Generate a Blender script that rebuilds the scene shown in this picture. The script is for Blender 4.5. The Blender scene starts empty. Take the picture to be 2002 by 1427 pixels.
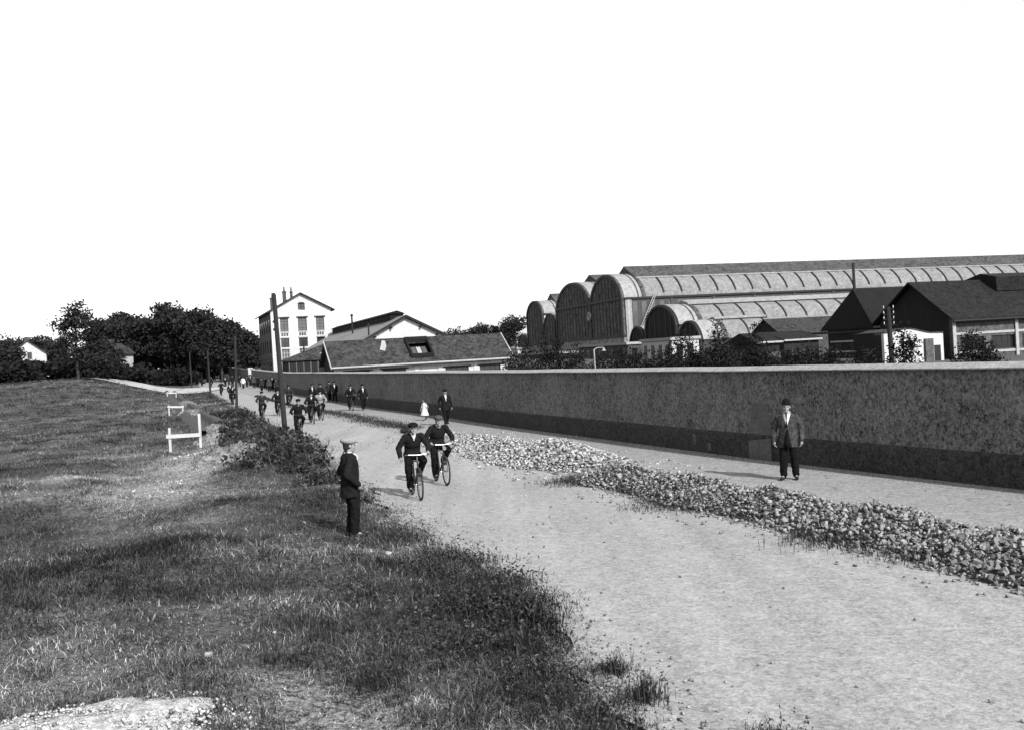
import bpy, math, random
import numpy as np
from mathutils import Vector, Matrix

random.seed(7); np.random.seed(7)
scene = bpy.context.scene
COL = scene.collection
rad = math.radians

# ------------------------------------------------------------------ camera
F = 1900.0                      # focal length in pixels of the 2002 px wide photograph
ROLL = rad(3.2); PITCH = -math.atan(21.5 / F); EYE = 3.1
cam_d = bpy.data.cameras.new('camera'); cam = bpy.data.objects.new('camera', cam_d); COL.objects.link(cam)
cam_d.sensor_width = 36.0; cam_d.lens = 36.0 * F / 2002.0
cam_d.clip_start = 0.1; cam_d.clip_end = 9000
_f = Vector((0, math.cos(PITCH), math.sin(PITCH))); _r = Vector((1, 0, 0)); _u = _r.cross(_f)
_r2 = _r * math.cos(ROLL) - _u * math.sin(ROLL); _u2 = _u * math.cos(ROLL) + _r * math.sin(ROLL)
cam.matrix_world = Matrix(((_r2.x, _u2.x, -_f.x, 0), (_r2.y, _u2.y, -_f.y, 0), (_r2.z, _u2.z, -_f.z, EYE), (0, 0, 0, 1)))
scene.camera = cam

# ------------------------------------------------------------------ sky, sun, exposure
SUN_EL = rad(34); SUN_DIR = Vector((0.53, -0.85, 0)).normalized()
world = bpy.data.worlds.new('World'); scene.world = world; world.use_nodes = True
wn = world.node_tree.nodes; wl = world.node_tree.links; wn.clear()
sky = wn.new('ShaderNodeTexSky'); sky.sky_type = 'NISHITA'; sky.sun_disc = False
sky.sun_elevation = SUN_EL; sky.sun_rotation = math.atan2(SUN_DIR.x, SUN_DIR.y)
sky.air_density = 1.0; sky.dust_density = 1.5; sky.ozone_density = 1.0
sep = wn.new('ShaderNodeSeparateColor'); sep.mode = 'HSV'   # black and white plate: the sky at its full brightness, without colour
bg = wn.new('ShaderNodeBackground'); bg.inputs['Strength'].default_value = 0.15
wo = wn.new('ShaderNodeOutputWorld')
wl.new(sky.outputs[0], sep.inputs[0]); wl.new(sep.outputs[2], bg.inputs['Color']); wl.new(bg.outputs[0], wo.inputs[0])
sun_d = bpy.data.lights.new('sun', 'SUN'); sun_d.energy = 4.6; sun_d.angle = rad(0.5); sun_d.color = (1, 1, 1)
sun = bpy.data.objects.new('sun', sun_d); COL.objects.link(sun); sun.location = (30, -50, 60)
to_sun = SUN_DIR * math.cos(SUN_EL) + Vector((0, 0, math.sin(SUN_EL)))
sun.rotation_euler = to_sun.to_track_quat('Z', 'Y').to_euler()
scene.view_settings.view_transform = 'Standard'; scene.view_settings.look = 'None'
scene.view_settings.exposure = 0.7; scene.view_settings.gamma = 1.0
scene.view_settings.use_curve_mapping = False
scene.cycles.max_bounces = 5; scene.cycles.diffuse_bounces = 3; scene.cycles.glossy_bounces = 2
scene.cycles.transparent_max_bounces = 4; scene.cycles.caustics_reflective = False; scene.cycles.caustics_refractive = False

# ------------------------------------------------------------------ helpers: survey of the place
def ray(x, y): return _f + _r2 * ((x - 1001) / F) + _u2 * ((713.5 - y) / F)
def at(x, y, Y):
    d = ray(x, y); t = Y / d.y
    return Vector((d.x * t, Y, EYE + d.z * t))
def sstep(t):
    t = np.clip(t, 0, 1); return t * t * (3 - 2 * t)
def rise(Y):
    Y = np.asarray(Y, float); return 0.6 * np.clip((Y - 110) / 45, 0, 3.6) ** 1.2
XL = np.array([(1.3, -40), (1.1, 5), (.85, 7.8), (.5, 9.5), (.0, 12.2), (-1.16, 15.65), (-2.52, 19.3), (-5.0, 26.9), (-8.16, 37.9),
               (-15.5, 58.8), (-23.2, 81), (-38.1, 122.5), (-64.6, 196), (-105, 310)])
XR = np.array([(12, -40), (8.2, 6), (6.0, 11.7), (5.45, 13.3), (4.5, 14.85), (3.48, 17.3), (2.02, 20.7), (1.11, 24.2), (-.17, 27.7), (-1.83, 31.45),
               (-4.97, 41.6), (-11.5, 58.7), (-19.6, 81), (-34, 122.5), (-60, 196), (-100, 310)])
XW = np.array([(26, -40), (14.3, 9.0), (9.75, 17.7), (8.35, 20.85), (6.12, 25.5), (3.95, 31.15), (-.46, 41.9), (-4.29, 52.8), (-8.72, 63.4),
               (-23.45, 105.8), (-41.7, 155.3), (-58, 200), (-98, 310)])
def xl(Y): return np.interp(Y, XL[:, 1], XL[:, 0])
def xr(Y): return np.interp(Y, XR[:, 1], XR[:, 0])
def xw(Y): return np.interp(Y, XW[:, 1], XW[:, 0])
MOUNDS = [(-8.3, 33.0, .75, 2.2, 3.0), (-6.6, 28.5, .55, 1.3, 2.2), (-10.0, 37.5, .22, 1.2, 3), (-4.2, 23.0, .28, 1.2, 2.0), (-12, 46, .2, 1.2, 5), (-16.5, 57, .2, 1.2, 6),
          (-.5, 12.5, .18, 1.0, 1.6), (-3.2, 9.0, .1, 1.5, 1.2), (-6, 15, .15, 3, 2), (-12, 25, .2, 4, 3), (-5.4, 20.5, .2, 1.5, 1.6)]
def ground(X, Y):
    X = np.asarray(X, float); Y = np.asarray(Y, float)
    w = X + .36 * Y
    z = rise(Y) + 2.7 * sstep((3 - w) / 16) * sstep((Y - 70) / 55)
    off = xl(Y) - X
    m = sstep(off / 2.2)
    for cx, cy, h, sx, sy in MOUNDS:
        z = z + m * h * np.exp(-((X - cx) / sx) ** 2 - ((Y - cy) / sy) ** 2)
    und = .07 * np.sin(X * 1.1 + 1.3 * np.sin(Y * .45)) * np.sin(Y * .8 + .7) + .03 * np.sin(X * 3.1 + Y * 1.9) + .05 * np.sin(.31 * X - .2 * Y)
    z = z + m * (und + .05) * (off > 0)
    return z
def gpoint(x, y):
    """place on the ground that the photograph shows at a pixel"""
    d = ray(x, y); t = -EYE / d.z if d.z < 0 else 400
    z = 0.0
    for _ in range(30):
        t = (z - EYE) / min(d.z, -1e-4); t = min(t, 400)
        zz = float(ground(d.x * t, d.y * t)); z = z + .5 * (zz - z)
    return Vector((d.x * t, d.y * t, float(ground(d.x * t, d.y * t))))

# ------------------------------------------------------------------ helpers: objects
def tag(o, label=None, cat=None, group=None, kind=None):
    if label: o['label'] = label
    if cat: o['category'] = cat
    if group: o['group'] = group
    if kind: o['kind'] = kind
    return o
def empty(name, loc, rz=0.0, label=None, cat=None, group=None):
    o = bpy.data.objects.new(name, None); COL.objects.link(o); o.empty_display_size = .3
    o.location = loc; o.rotation_euler = (0, 0, rz)
    return tag(o, label, cat, group)
def link(name, me, mat=None, parent=None, slot_override=False):
    o = bpy.data.objects.new(name, me); COL.objects.link(o)
    if parent is not None: o.parent = parent
    if mat is not None:
        if slot_override:
            if not me.materials: me.materials.append(None)
            o.material_slots[0].link = 'OBJECT'; o.material_slots[0].material = mat
        else:
            if not me.materials: me.materials.append(mat)
    return o

class MB:
    """collects boxes, tubes and loose faces and links them as one mesh object"""
    def __init__(s): s.v = []; s.f = []
    def add(s, vs, fs):
        n = len(s.v); s.v += [tuple(p) for p in vs]; s.f += [tuple(i + n for i in f) for f in fs]; return s
    def box(s, x0, x1, y0, y1, z0, z1):
        return s.add([(x0, y0, z0), (x1, y0, z0), (x1, y1, z0), (x0, y1, z0), (x0, y0, z1), (x1, y0, z1), (x1, y1, z1), (x0, y1, z1)],
                     [(0, 3, 2, 1), (4, 5, 6, 7), (0, 1, 5, 4), (1, 2, 6, 5), (2, 3, 7, 6), (3, 0, 4, 7)])
    def tube(s, p, q, r0, r1=None, seg=8, caps=True):
        p = Vector(p); q = Vector(q); r1 = r0 if r1 is None else r1
        d = (q - p).normalized(); a = d.orthogonal().normalized(); b = d.cross(a)
        vs = []
        for c, r in ((p, r0), (q, r1)):
            for i in range(seg):
                t = 2 * math.pi * i / seg; vs.append(c + (a * math.cos(t) + b * math.sin(t)) * r)
        fs = [(i, (i + 1) % seg, seg + (i + 1) % seg, seg + i) for i in range(seg)]
        if caps: fs += [tuple(range(seg))[::-1], tuple(range(seg, 2 * seg))]
        return s.add(vs, fs)
    def capsule(s, p, q, r0, r1=None, seg=10, rings=3):
        p = Vector(p); q = Vector(q); r1 = r0 if r1 is None else r1
        d = q - p
        d = d.normalized() if d.length > 1e-6 else Vector((0, 0, 1))
        a = d.orthogonal().normalized(); b = d.cross(a); vs = [p - d * r0]; rows = []
        for c, r, lo, hi in ((p, r0, -math.pi / 2, 0), (q, r1, 0, math.pi / 2)):
            for k in range(rings + 1):
                ph = lo + (hi - lo) * k / rings
                if abs(abs(ph) - math.pi / 2) < 1e-4: continue
                row = []
                for i in range(seg):
                    t = 2 * math.pi * i / seg
                    row.append(len(vs)); vs.append(c + d * (r * math.sin(ph)) + (a * math.cos(t) + b * math.sin(t)) * (r * math.cos(ph)))
                rows.append(row)
        vs.append(q + d * r1); fs = []
        for i in range(seg): fs.append((0, rows[0][(i + 1) % seg], rows[0][i]))
        for r_, s_ in zip(rows[:-1], rows[1:]):
            for i in range(seg): fs.append((r_[i], r_[(i + 1) % seg], s_[(i + 1) % seg], s_[i]))
        e = len(vs) - 1
        for i in range(seg): fs.append((rows[-1][i], rows[-1][(i + 1) % seg], e))
        return s.add(vs, fs)
    def ell(s, c, r, tilt=0.0, seg=14, rings=9, zmin=None):
        c = Vector(c); M = Matrix.Rotation(tilt, 3, 'X'); vs = []; fs = []
        for k in range(rings + 1):
            ph = -math.pi / 2 + math.pi * k / rings
            for i in range(seg):
                t = 2 * math.pi * i / seg
                p = M @ Vector((r[0] * math.cos(ph) * math.cos(t), r[1] * math.cos(ph) * math.sin(t), r[2] * math.sin(ph)))
                p = c + p
                if zmin is not None and p.z < zmin: p.z = zmin
                vs.append(p)
        for k in range(rings):
            for i in range(seg):
                j = (i + 1) % seg; fs.append((k * seg + i, k * seg + j, (k + 1) * seg + j, (k + 1) * seg + i))
        return s.add(vs, fs)
    def loft(s, rings, seg=20):
        vs = []; fs = []; n = len(rings)
        for x, y, z, rx, ry in rings:
            for i in range(seg):
                t = 2 * math.pi * i / seg; vs.append((x + rx * math.cos(t), y + ry * math.sin(t), z))
        for k in range(n - 1):
            for i in range(seg): j = (i + 1) % seg; fs.append((k * seg + i, k * seg + j, (k + 1) * seg + j, (k + 1) * seg + i))
        fs += [tuple(range(seg))[::-1], tuple((n - 1) * seg + i for i in range(seg))]
        return s.add(vs, fs)
    def prism(s, prof, y0, y1):
        """profile of (x, z) points swept along y"""
        n = len(prof); vs = [(x, y0, z) for x, z in prof] + [(x, y1, z) for x, z in prof]
        fs = [(i, (i + 1) % n, n + (i + 1) % n, n + i) for i in range(n)] + [tuple(range(n))[::-1], tuple(range(n, 2 * n))]
        return s.add(vs, fs)
    def prism_x(s, prof, x0, x1):
        """profile of (y, z) points swept along x"""
        n = len(prof); vs = [(x0, y, z) for y, z in prof] + [(x1, y, z) for y, z in prof]
        fs = [(i, (i + 1) % n, n + (i + 1) % n, n + i) for i in range(n)] + [tuple(range(n))[::-1], tuple(range(n, 2 * n))]
        return s.add(vs, fs)
    def torus(s, c, R, r, axis='X', seg=28, sub=6, a0=0, a1=2 * math.pi):
        c = Vector(c); vs = []; fs = []; full = abs(a1 - a0 - 2 * math.pi) < 1e-4
        n = seg if full else seg + 1
        for i in range(n):
            t = a0 + (a1 - a0) * i / seg
            for j in range(sub):
                p = 2 * math.pi * j / sub; rr = R + r * math.cos(p)
                q = Vector((r * math.sin(p), rr * math.cos(t), rr * math.sin(t)))
                if axis == 'Z': q = Vector((q.y, q.z, q.x))
                if axis == 'Y': q = Vector((q.y, q.x, q.z))
                vs.append(c + q)
        for i in range(seg):
            i2 = (i + 1) % n
            for j in range(sub):
                j2 = (j + 1) % sub; fs.append((i * sub + j, i2 * sub + j, i2 * sub + j2, i * sub + j2))
        return s.add(vs, fs)
    def mesh(s, name, smooth=False):
        me = bpy.data.meshes.new(name); me.from_pydata(s.v, [], s.f); me.update()
        me.validate()
        if smooth: me.polygons.foreach_set('use_smooth', [True] * len(me.polygons))
        return me
    def build(s, name, mat, parent=None, smooth=False):
        return link(name, s.mesh(name, smooth), mat, parent)

def fused(mb, voxel, it=3, factor=.5, fold=0):
    """closed pieces melted into one continuous skin"""
    me = mb.mesh('tmp'); o = bpy.data.objects.new('tmp', me); COL.objects.link(o)
    m = o.modifiers.new('r', 'REMESH'); m.mode = 'VOXEL'; m.voxel_size = voxel
    k = o.modifiers.new('s', 'SMOOTH'); k.factor = factor; k.iterations = it
    dg = bpy.context.evaluated_depsgraph_get(); dg.update()
    out = bpy.data.meshes.new_from_object(o.evaluated_get(dg))
    bpy.data.objects.remove(o); bpy.data.meshes.remove(me)
    if fold:                                          # cloth folds
        n = len(out.vertices); co = np.zeros(n * 3); no = np.zeros(n * 3); out.vertices.foreach_get('co', co); out.vertices.foreach_get('normal', no); c = co.reshape(-1, 3); q = no.reshape(-1, 3)
        w = np.sin(c[:, 2] * 34 + 6 * np.sin(c[:, 0] * 11) + 5 * c[:, 1] * 9) * .6 + np.sin(c[:, 0] * 47 + c[:, 2] * 13 + 2 * np.sin(c[:, 1] * 23)) * .5 + np.sin(c[:, 2] * 71 - c[:, 0] * 37 + c[:, 1] * 29) * .3
        out.vertices.foreach_set('co', (c + q * (w * fold)[:, None]).ravel()); out.update()
    out.polygons.foreach_set('use_smooth', [True] * len(out.polygons))
    return out

def big_mesh(name, V, Fc, tint=None):
    """numpy arrays: V (n,3), Fc (m,k) -> mesh, tint: grey per vertex"""
    me = bpy.data.meshes.new(name); n = len(V); m, k = Fc.shape
    me.vertices.add(n); me.vertices.foreach_set('co', np.asarray(V, np.float32).ravel())
    me.loops.add(m * k); me.loops.foreach_set('vertex_index', np.asarray(Fc, np.int32).ravel())
    me.polygons.add(m); me.polygons.foreach_set('loop_start', np.arange(0, m * k, k, dtype=np.int32))
    me.update(calc_edges=True)
    if tint is not None:
        a = me.attributes.new('tint', 'FLOAT_COLOR', 'POINT'); c = np.ones((n, 4), np.float32); c[:, :3] = np.asarray(tint, np.float32)[:, None]
        a.data.foreach_set('color', c.ravel())
    return me

# ------------------------------------------------------------------ materials (all grey: a black and white plate)
def material(name, v, var=.3, s1=.6, s2=14.0, bump=.3, dist=.02, rough=.9, stretch=(1, 1, 1), s3=None, spec=.2, tint=False, metallic=0, cells=(), objrand=0, tracks=0):
    m = bpy.data.materials.new(name); m.use_nodes = True; N = m.node_tree.nodes; L = m.node_tree.links
    b = N['Principled BSDF']; b.inputs['Roughness'].default_value = rough; b.inputs['Specular IOR Level'].default_value = spec
    b.inputs['Metallic'].default_value = metallic
    tc = N.new('ShaderNodeTexCoord'); mp = N.new('ShaderNodeMapping'); mp.inputs['Scale'].default_value = stretch
    L.new(tc.outputs['Object'], mp.inputs['Vector'])
    def noise(s, det=4, r=.6):
        n = N.new('ShaderNodeTexNoise'); n.inputs['Scale'].default_value = s; n.inputs['Detail'].default_value = det; n.inputs['Roughness'].default_value = r
        L.new(mp.outputs[0], n.inputs['Vector']); return n
    def mth(op, a, c):
        q = N.new('ShaderNodeMath'); q.operation = op
        for i, x in enumerate((a, c)):
            if isinstance(x, (int, float)): q.inputs[i].default_value = x
            else: L.new(x, q.inputs[i])
        return q.outputs[0]
    n1 = noise(s1, 5, .6); n2 = noise(s2, 5, .7)
    t = mth('ADD', mth('MULTIPLY', mth('SUBTRACT', n1.outputs['Fac'], .5), 2.6 * var), mth('MULTIPLY', mth('SUBTRACT', n2.outputs['Fac'], .5), 2.6 * var))
    if s3:
        n3 = noise(s3, 2, .5)
        t = mth('ADD', t, mth('MULTIPLY', mth('SUBTRACT', n3.outputs['Fac'], .5), 3.0 * var))
    for cs, amp in cells:                         # grit: every grain its own grey
        vo = N.new('ShaderNodeTexVoronoi'); vo.inputs['Scale'].default_value = cs; L.new(mp.outputs[0], vo.inputs['Vector'])
        sp_ = N.new('ShaderNodeSeparateColor'); L.new(vo.outputs['Color'], sp_.inputs[0])
        t = mth('ADD', t, mth('MULTIPLY', mth('SUBTRACT', sp_.outputs[0], .5), 2 * amp))
    if tracks:
        m2 = N.new('ShaderNodeMapping'); m2.inputs['Rotation'].default_value = (0, 0, -rad(20)); m2.inputs['Scale'].default_value = (1.6, .07, 1); L.new(tc.outputs['Object'], m2.inputs['Vector'])
        nt = N.new('ShaderNodeTexNoise'); nt.inputs['Scale'].default_value = 1.0; nt.inputs['Detail'].default_value = 3; L.new(m2.outputs[0], nt.inputs['Vector'])
        t = mth('ADD', t, mth('MULTIPLY', mth('SUBTRACT', nt.outputs['Fac'], .5), tracks))
    if objrand:
        oi = N.new('ShaderNodeObjectInfo'); t = mth('ADD', t, mth('MULTIPLY', mth('SUBTRACT', oi.outputs['Random'], .5), 2 * objrand))
    val = mth('MULTIPLY', mth('MAXIMUM', mth('ADD', t, 1.0), .12), v)
    if tint:
        at_ = N.new('ShaderNodeAttribute'); at_.attribute_name = 'tint'
        val = mth('MULTIPLY', val, at_.outputs['Fac'])
    L.new(val, b.inputs['Base Color'])
    if bump:
        bp = N.new('ShaderNodeBump'); bp.inputs['Strength'].default_value = bump; bp.inputs['Distance'].default_value = dist
        L.new(n2.outputs['Fac'], bp.inputs['Height']); L.new(bp.outputs[0], b.inputs['Normal'])
    return m
M = {}
M['ground'] = material('field_soil', 1.0, .4, .8, 9, .9, .06, tint=True, cells=((45, .6), (18, .5), (7, .3)))
M['grass'] = material('grass', 1.0, .25, .5, 3, 0, tint=True, spec=.1)
M['leaf'] = material('foliage', 1.0, .2, .3, 2, 0, tint=True, spec=.15)
M['road'] = material('road_gravel', .225, .16, .25, 5, .5, .02, cells=((70, .2), (32, .2), (14, .12), (5, .05)), tracks=.6)
M['path'] = material('footpath_gravel', .20, .13, .5, 9, .5, .02, cells=((60, .22), (28, .22), (12, .13), (5, .06)))
M['stone'] = material('broken_stone', .17, .3, 2, 20, .5, .01, objrand=.4)
M['stone_mix'] = material('broken_stone_mass', .17, .35, 5, 20, .5, .01, tint=True)
M['gravel'] = material('pale_gravel', .25, .25, 3, 25, .4, .01, tint=True)
M['sand'] = material('sand', .33, .2, 1.5, 9, 1.0, .06, cells=((50, .25), (20, .2)))
M['clod'] = material('sand_clods', .34, .2, 3, 20, .4, .01, tint=True)
M['earth'] = material('spoil_earth', .13, .3, 1.2, 10, .8, .05, cells=((14, .4), (6, .3)))
M['darkearth'] = material('shade_dark_earth', .05, .3, 1.2, 10, .6, .04, cells=((30, .5), (12, .4)))  # shade between stones and in the trench put into the earth colour
M['wall'] = material('roughcast', .098, .46, .45, 2.6, .35, .02, stretch=(1, 1, .8), cells=((34, .42), (19, .38), (9, .18)))
M['plinth'] = material('plinth_cement', .03, .4, .8, 4, .3, .02, cells=((30, .4), (15, .35)))
M['patch'] = material('pale_render_patch', .08, .4, 1.5, 9, .4, .02, s3=25)
M['coping'] = material('coping_stone', .23, .14, 1.2, 12, .4, .01, cells=((40, .22), (16, .16), (6, .08)))
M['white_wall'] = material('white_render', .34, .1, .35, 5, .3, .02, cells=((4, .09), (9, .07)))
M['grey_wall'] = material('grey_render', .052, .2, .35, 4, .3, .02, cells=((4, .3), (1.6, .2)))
M['side_wall'] = material('shade_grey_side', .06, .4, .6, 4, .3, .02, stretch=(1, 1, .4))  # house side darker than its white gable: shade put into the colour
M['brick_dark'] = material('dark_masonry', .045, .35, .4, 3, .4, .03, s3=9)
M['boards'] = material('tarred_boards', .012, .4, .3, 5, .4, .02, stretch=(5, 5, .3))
M['slate'] = material('slate', .026, .4, .5, 3, .4, .03, cells=((5.5, .5), (2.5, .35)))
M['dark_slate'] = material('sooty_slate', .007, .4, .5, 3, .4, .03, cells=((5.5, .6), (2.5, .4)))
M['slate_light'] = material('pale_tiles', .16, .16, .3, 2.5, .4, .03, s3=8)
M['tar'] = material('tarred_roof', .0055, .6, .3, 2.5, .3, .03, s3=8)
M['vault'] = material('vault_sheeting', .14, .15, .12, 1.4, .2, .03, cells=((3, .2), (1.3, .12)))
M['vault_pale'] = material('pale_sheeting', .20, .12, .12, 1.4, .2, .03, cells=((3, .16), (1.3, .1)))
M['monitor'] = material('monitor_slate', .046, .3, .2, 2.0, .3, .03, cells=((3, .45), (1.4, .3)))
M['end_wall'] = material('hall_end_cladding', .062, .3, .1, 1.2, .3, .05, cells=((2.6, .45), (1.1, .25)))
M['stone_base'] = material('masonry_base', .17, .3, .2, 1.5, .3, .05, cells=((2.4, .4),))
M['iron'] = material('dark_iron', .012, .25, 1, 10, .1, .01, rough=.6)
M['glass_dark'] = material('window_glass', .012, .3, .8, 3, 0, rough=.15, spec=.5)
M['glass_grey'] = material('dusty_glass', .05, .35, .8, 3, 0, rough=.3, spec=.5)
M['white_paint'] = material('white_paint', .34, .2, 2, 20, .2, .004, rough=.7)
M['pole'] = material('weathered_timber', .016, .35, 1, 12, .4, .01, stretch=(4, 4, .3))
M['bark'] = material('bark', .025, .35, 1, 8, .5, .03, stretch=(2, 2, .4))
M['yard'] = material('yard_cinder', .06, .35, .1, 2, .4, .03)
M['cloth_dark'] = material('dark_suit_cloth', .009, .5, 5, 30, .3, .004, rough=1, spec=.05)
M['cloth_black'] = material('black_trouser_cloth', .006, .3, 4, 30, .3, .004, rough=1, spec=.05)
M['cloth_char'] = material('charcoal_cloth', .02, .5, 5, 30, .3, .004, rough=1, spec=.05)
M['cloth_mid'] = material('grey_coat_cloth', .036, .9, 7, 26, .4, .006, rough=1, spec=.05)
M['cloth_pale'] = material('pale_jacket_cloth', .16, .2, 5, 30, .3, .004, rough=1, spec=.05)
M['cloth_white'] = material('white_linen', .42, .05, 5, 30, .2, .004, rough=1, spec=.1)
M['cap_pale'] = material('pale_tweed', .17, .5, 12, 60, .5, .006, rough=1, spec=.05)
M['cap_mid'] = material('grey_tweed', .045, .3, 12, 60, .5, .006, rough=1, spec=.05)
M['cap_dark'] = material('black_felt', .007, .3, 8, 40, .3, .004, rough=1, spec=.05)
M['skin'] = material('skin', .17, .08, 6, 40, .1, .002, rough=.6, spec=.3)
M['hair'] = material('hair', .012, .3, 10, 60, .3, .003, rough=.8)
M['leather'] = material('boot_leather', .008, .3, 5, 30, .2, .003, rough=.5)
M['steel'] = material('nickel_plate', .22, .1, 5, 30, 0, rough=.3, metallic=.6)
M['rim'] = material('dull_rim', .06, .2, 5, 30, 0, rough=.5)
M['rubber'] = material('tyre_rubber', .02, .2, 5, 30, .2, .002)
M['enamel'] = material('black_enamel', .012, .2, 5, 30, 0, rough=.3, spec=.5)

# ------------------------------------------------------------------ terrain
def lines(*segs):
    out = []
    for a, b, n in segs: out += list(np.linspace(a, b, n, endpoint=False))
    return np.array(out + [segs[-1][1]])
gx = lines((-2500, -400, 8), (-400, -120, 14), (-120, -34, 43), (-34, 2, 103), (2, 16, 14), (16, 140, 20), (140, 2500, 10))
gy = lines((-300, -20, 8), (-20, 5, 12), (5, 48, 108), (48, 130, 82), (130, 330, 50), (330, 3000, 12))
GX, GY = np.meshgrid(gx, gy); GZ = ground(GX, GY)
inside = (GX > xl(GY)) & (GX < xw(GY))
GZ = GZ - .05 * inside
DRY = [(-11.2, 34, 1.1, 6, 2.6), (-9.2, 28.5, 1.2, 3.5, 2.4), (-9.3, 24, 2.6, 1.5, 2.2), (-13.5, 29, 2.0, 1.2, 1.6), (-16, 38, 2.5, 2, .9), (-6.5, 19.5, 1.3, .7, .7), (-7, 11, 3, 1.2, .7), (-2.6, 15.3, 1.6, .6, 1.2), (-1.6, 8.6, .7, .9, 1.5), (-4.5, 9.5, 3.0, 1.0, .9), (-.6, 7.6, 1.5, .6, 1.4), (-3.3, 12.6, 1.2, .6, .8), (-14, 40, 4, 6, .5), (-30, 80, 8, 20, .5)]
DARK = [(-1.6, 12.0, 1.4, 1.4, .4), (-2.6, 14.5, 1.2, 1.2, .35), (-5.0, 13.2, 1.6, .8, .35), (-10, 17, 2.2, 1.2, .35), (-17, 33, 4, 3, .3), (-15, 22, 3, 1.6, .35), (-7.2, 29, 1.5, 3.2, .75), (-.2, 11.8, 1.0, 1.8, .7), (-7.5, 14.5, 1.3, 1.0, .45), (-1.5, 9.4, .5, .5, .5), (-4.0, 21, 1.6, 2.5, .45), (.4, 9, .8, .9, .5), (-.9, 7.4, .35, .7, .6), (-12.5, 20, 2, 2, .3), (-9, 33, 1.3, 2, .5)]
def dryness(X, Y):
    d = 1.0 + .35 * np.sin(X * .9 + 2 * np.sin(Y * .37)) * np.sin(Y * .6 + .5 * X) + .25 * np.sin(X * 2.3 - Y * 1.7 + 1) * np.sin(Y * 2.9 + X) + .25 * np.sin(X * .23 + 1) * np.sin(Y * .17)
    for cx, cy, sx, sy, a in DRY: d = d + a * np.exp(-((X - cx) / sx) ** 2 - ((Y - cy) / sy) ** 2)
    for cx, cy, sx, sy, a in DARK: d = d * (1 - a * np.exp(-((X - cx) / sx) ** 2 - ((Y - cy) / sy) ** 2))
    return np.clip(d, .2, 3.5)
nx, ny = len(gx), len(gy)
V = np.stack([GX, GY, GZ], -1).reshape(-1, 3)
idx = np.arange(nx * ny).reshape(ny, nx)
Q = np.stack([idx[:-1, :-1], idx[:-1, 1:], idx[1:, 1:], idx[1:, :-1]], -1).reshape(-1, 4)
dust = np.exp(-((xl(V[:, 1]) - V[:, 0]) / .55) ** 2)      # road dust blown over the edge of the grass
tint = (.05 * dryness(V[:, 0], V[:, 1])) * (1 - dust) + .17 * dust
me = big_mesh('field', V, Q, tint); me.polygons.foreach_set('use_smooth', [True] * len(me.polygons))
tag(link('field', me, M['ground']), kind='structure')

def strip(name, fa, fb, mat, dz, y0, y1, n=4, jit=0):
    ys = gy[(gy >= y0) & (gy <= y1)]; vs = []; fs = []
    for j, y in enumerate(ys):
        a, b = float(fa(y)), float(fb(y))
        if jit: a += jit * math.sin(y * 1.9) * .6 + jit * math.sin(y * 4.3 + 1) * .4
        for i in range(n + 1):
            x = a + (b - a) * i / n; vs.append((x, y, float(rise(y)) + dz))
    for j in range(len(ys) - 1):
        for i in range(n):
            k = j * (n + 1) + i; fs.append((k, k + 1, k + n + 2, k + n + 1))
    return MB().add(vs, fs).build(name, mat, None, True)
tag(strip('road', xl, xr, M['road'], .004, -20, 330, 6, .2), kind='structure')
tag(strip('footpath', lambda y: xr(y) - .02, lambda y: xw(y) + .1, M['path'], .012, -20, 330, 4), kind='structure')
tag(strip('works_yard', lambda y: xw(y) + .3, lambda y: xw(y) + 330, M['yard'], .02, -20, 330, 6), kind='structure')
# pale cart track leaving the road to the left
def track():
    ys = np.linspace(133, 152, 14); vs = []; fs = []; n = 14
    for j in range(8):
        for i in range(n + 1):
            x = -76 + (float(xl(143)) + 4 + 76) * i / n
            yc = 146 + 3.5 * math.sin(i * .35) - .25 * (x + 60)
            y = yc + (j / 7 - .5) * (13 + .4 * i)
            vs.append((x, y, float(ground(x, y)) + .10))
    for j in range(7):
        for i in range(n):
            k = j * (n + 1) + i; fs.append((k, k + 1, k + n + 2, k + n + 1))
    tag(MB().add(vs, fs).build('cart_track', M['sand'], None, True), kind='structure')
track()

# ------------------------------------------------------------------ boundary wall
def offs(pts, d):
    out = []
    for i, p in enumerate(pts):
        a = Vector(pts[max(i - 1, 0)]); b = Vector(pts[min(i + 1, len(pts) - 1)]); t = (b - a).normalized()
        out.append((p[0] + t.y * d, p[1] - t.x * d))
    return out
def sweep(line, prof, zfun):
    """profile of (offset to the yard side, z) points swept along a plan line"""
    n = len(prof); vs = []; fs = []
    rows = [offs(line, o) for o, _ in prof]
    for i in range(len(line)):
        for k, (o, z) in enumerate(prof):
            x, y = rows[k][i]; w_ = .005 * math.sin(line[i][1] * .9) + .003 * math.sin(line[i][1] * 2.7 + 1) if z > 2 else 0; vs.append((x, y, z + w_ + zfun(line[i][1])))
    for i in range(len(line) - 1):
        for k in range(n):
            k2 = (k + 1) % n; fs.append((i * n + k, i * n + k2, (i + 1) * n + k2, (i + 1) * n + k))
    m = len(line) - 1
    fs += [tuple(range(n)), tuple(m * n + k for k in range(n))[::-1]]
    return MB().add(vs, fs)
wy = np.concatenate([np.linspace(-20, 60, 54), np.linspace(62, 155, 40)])
WLINE = [(float(xw(y)), float(y)) for y in wy]
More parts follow.
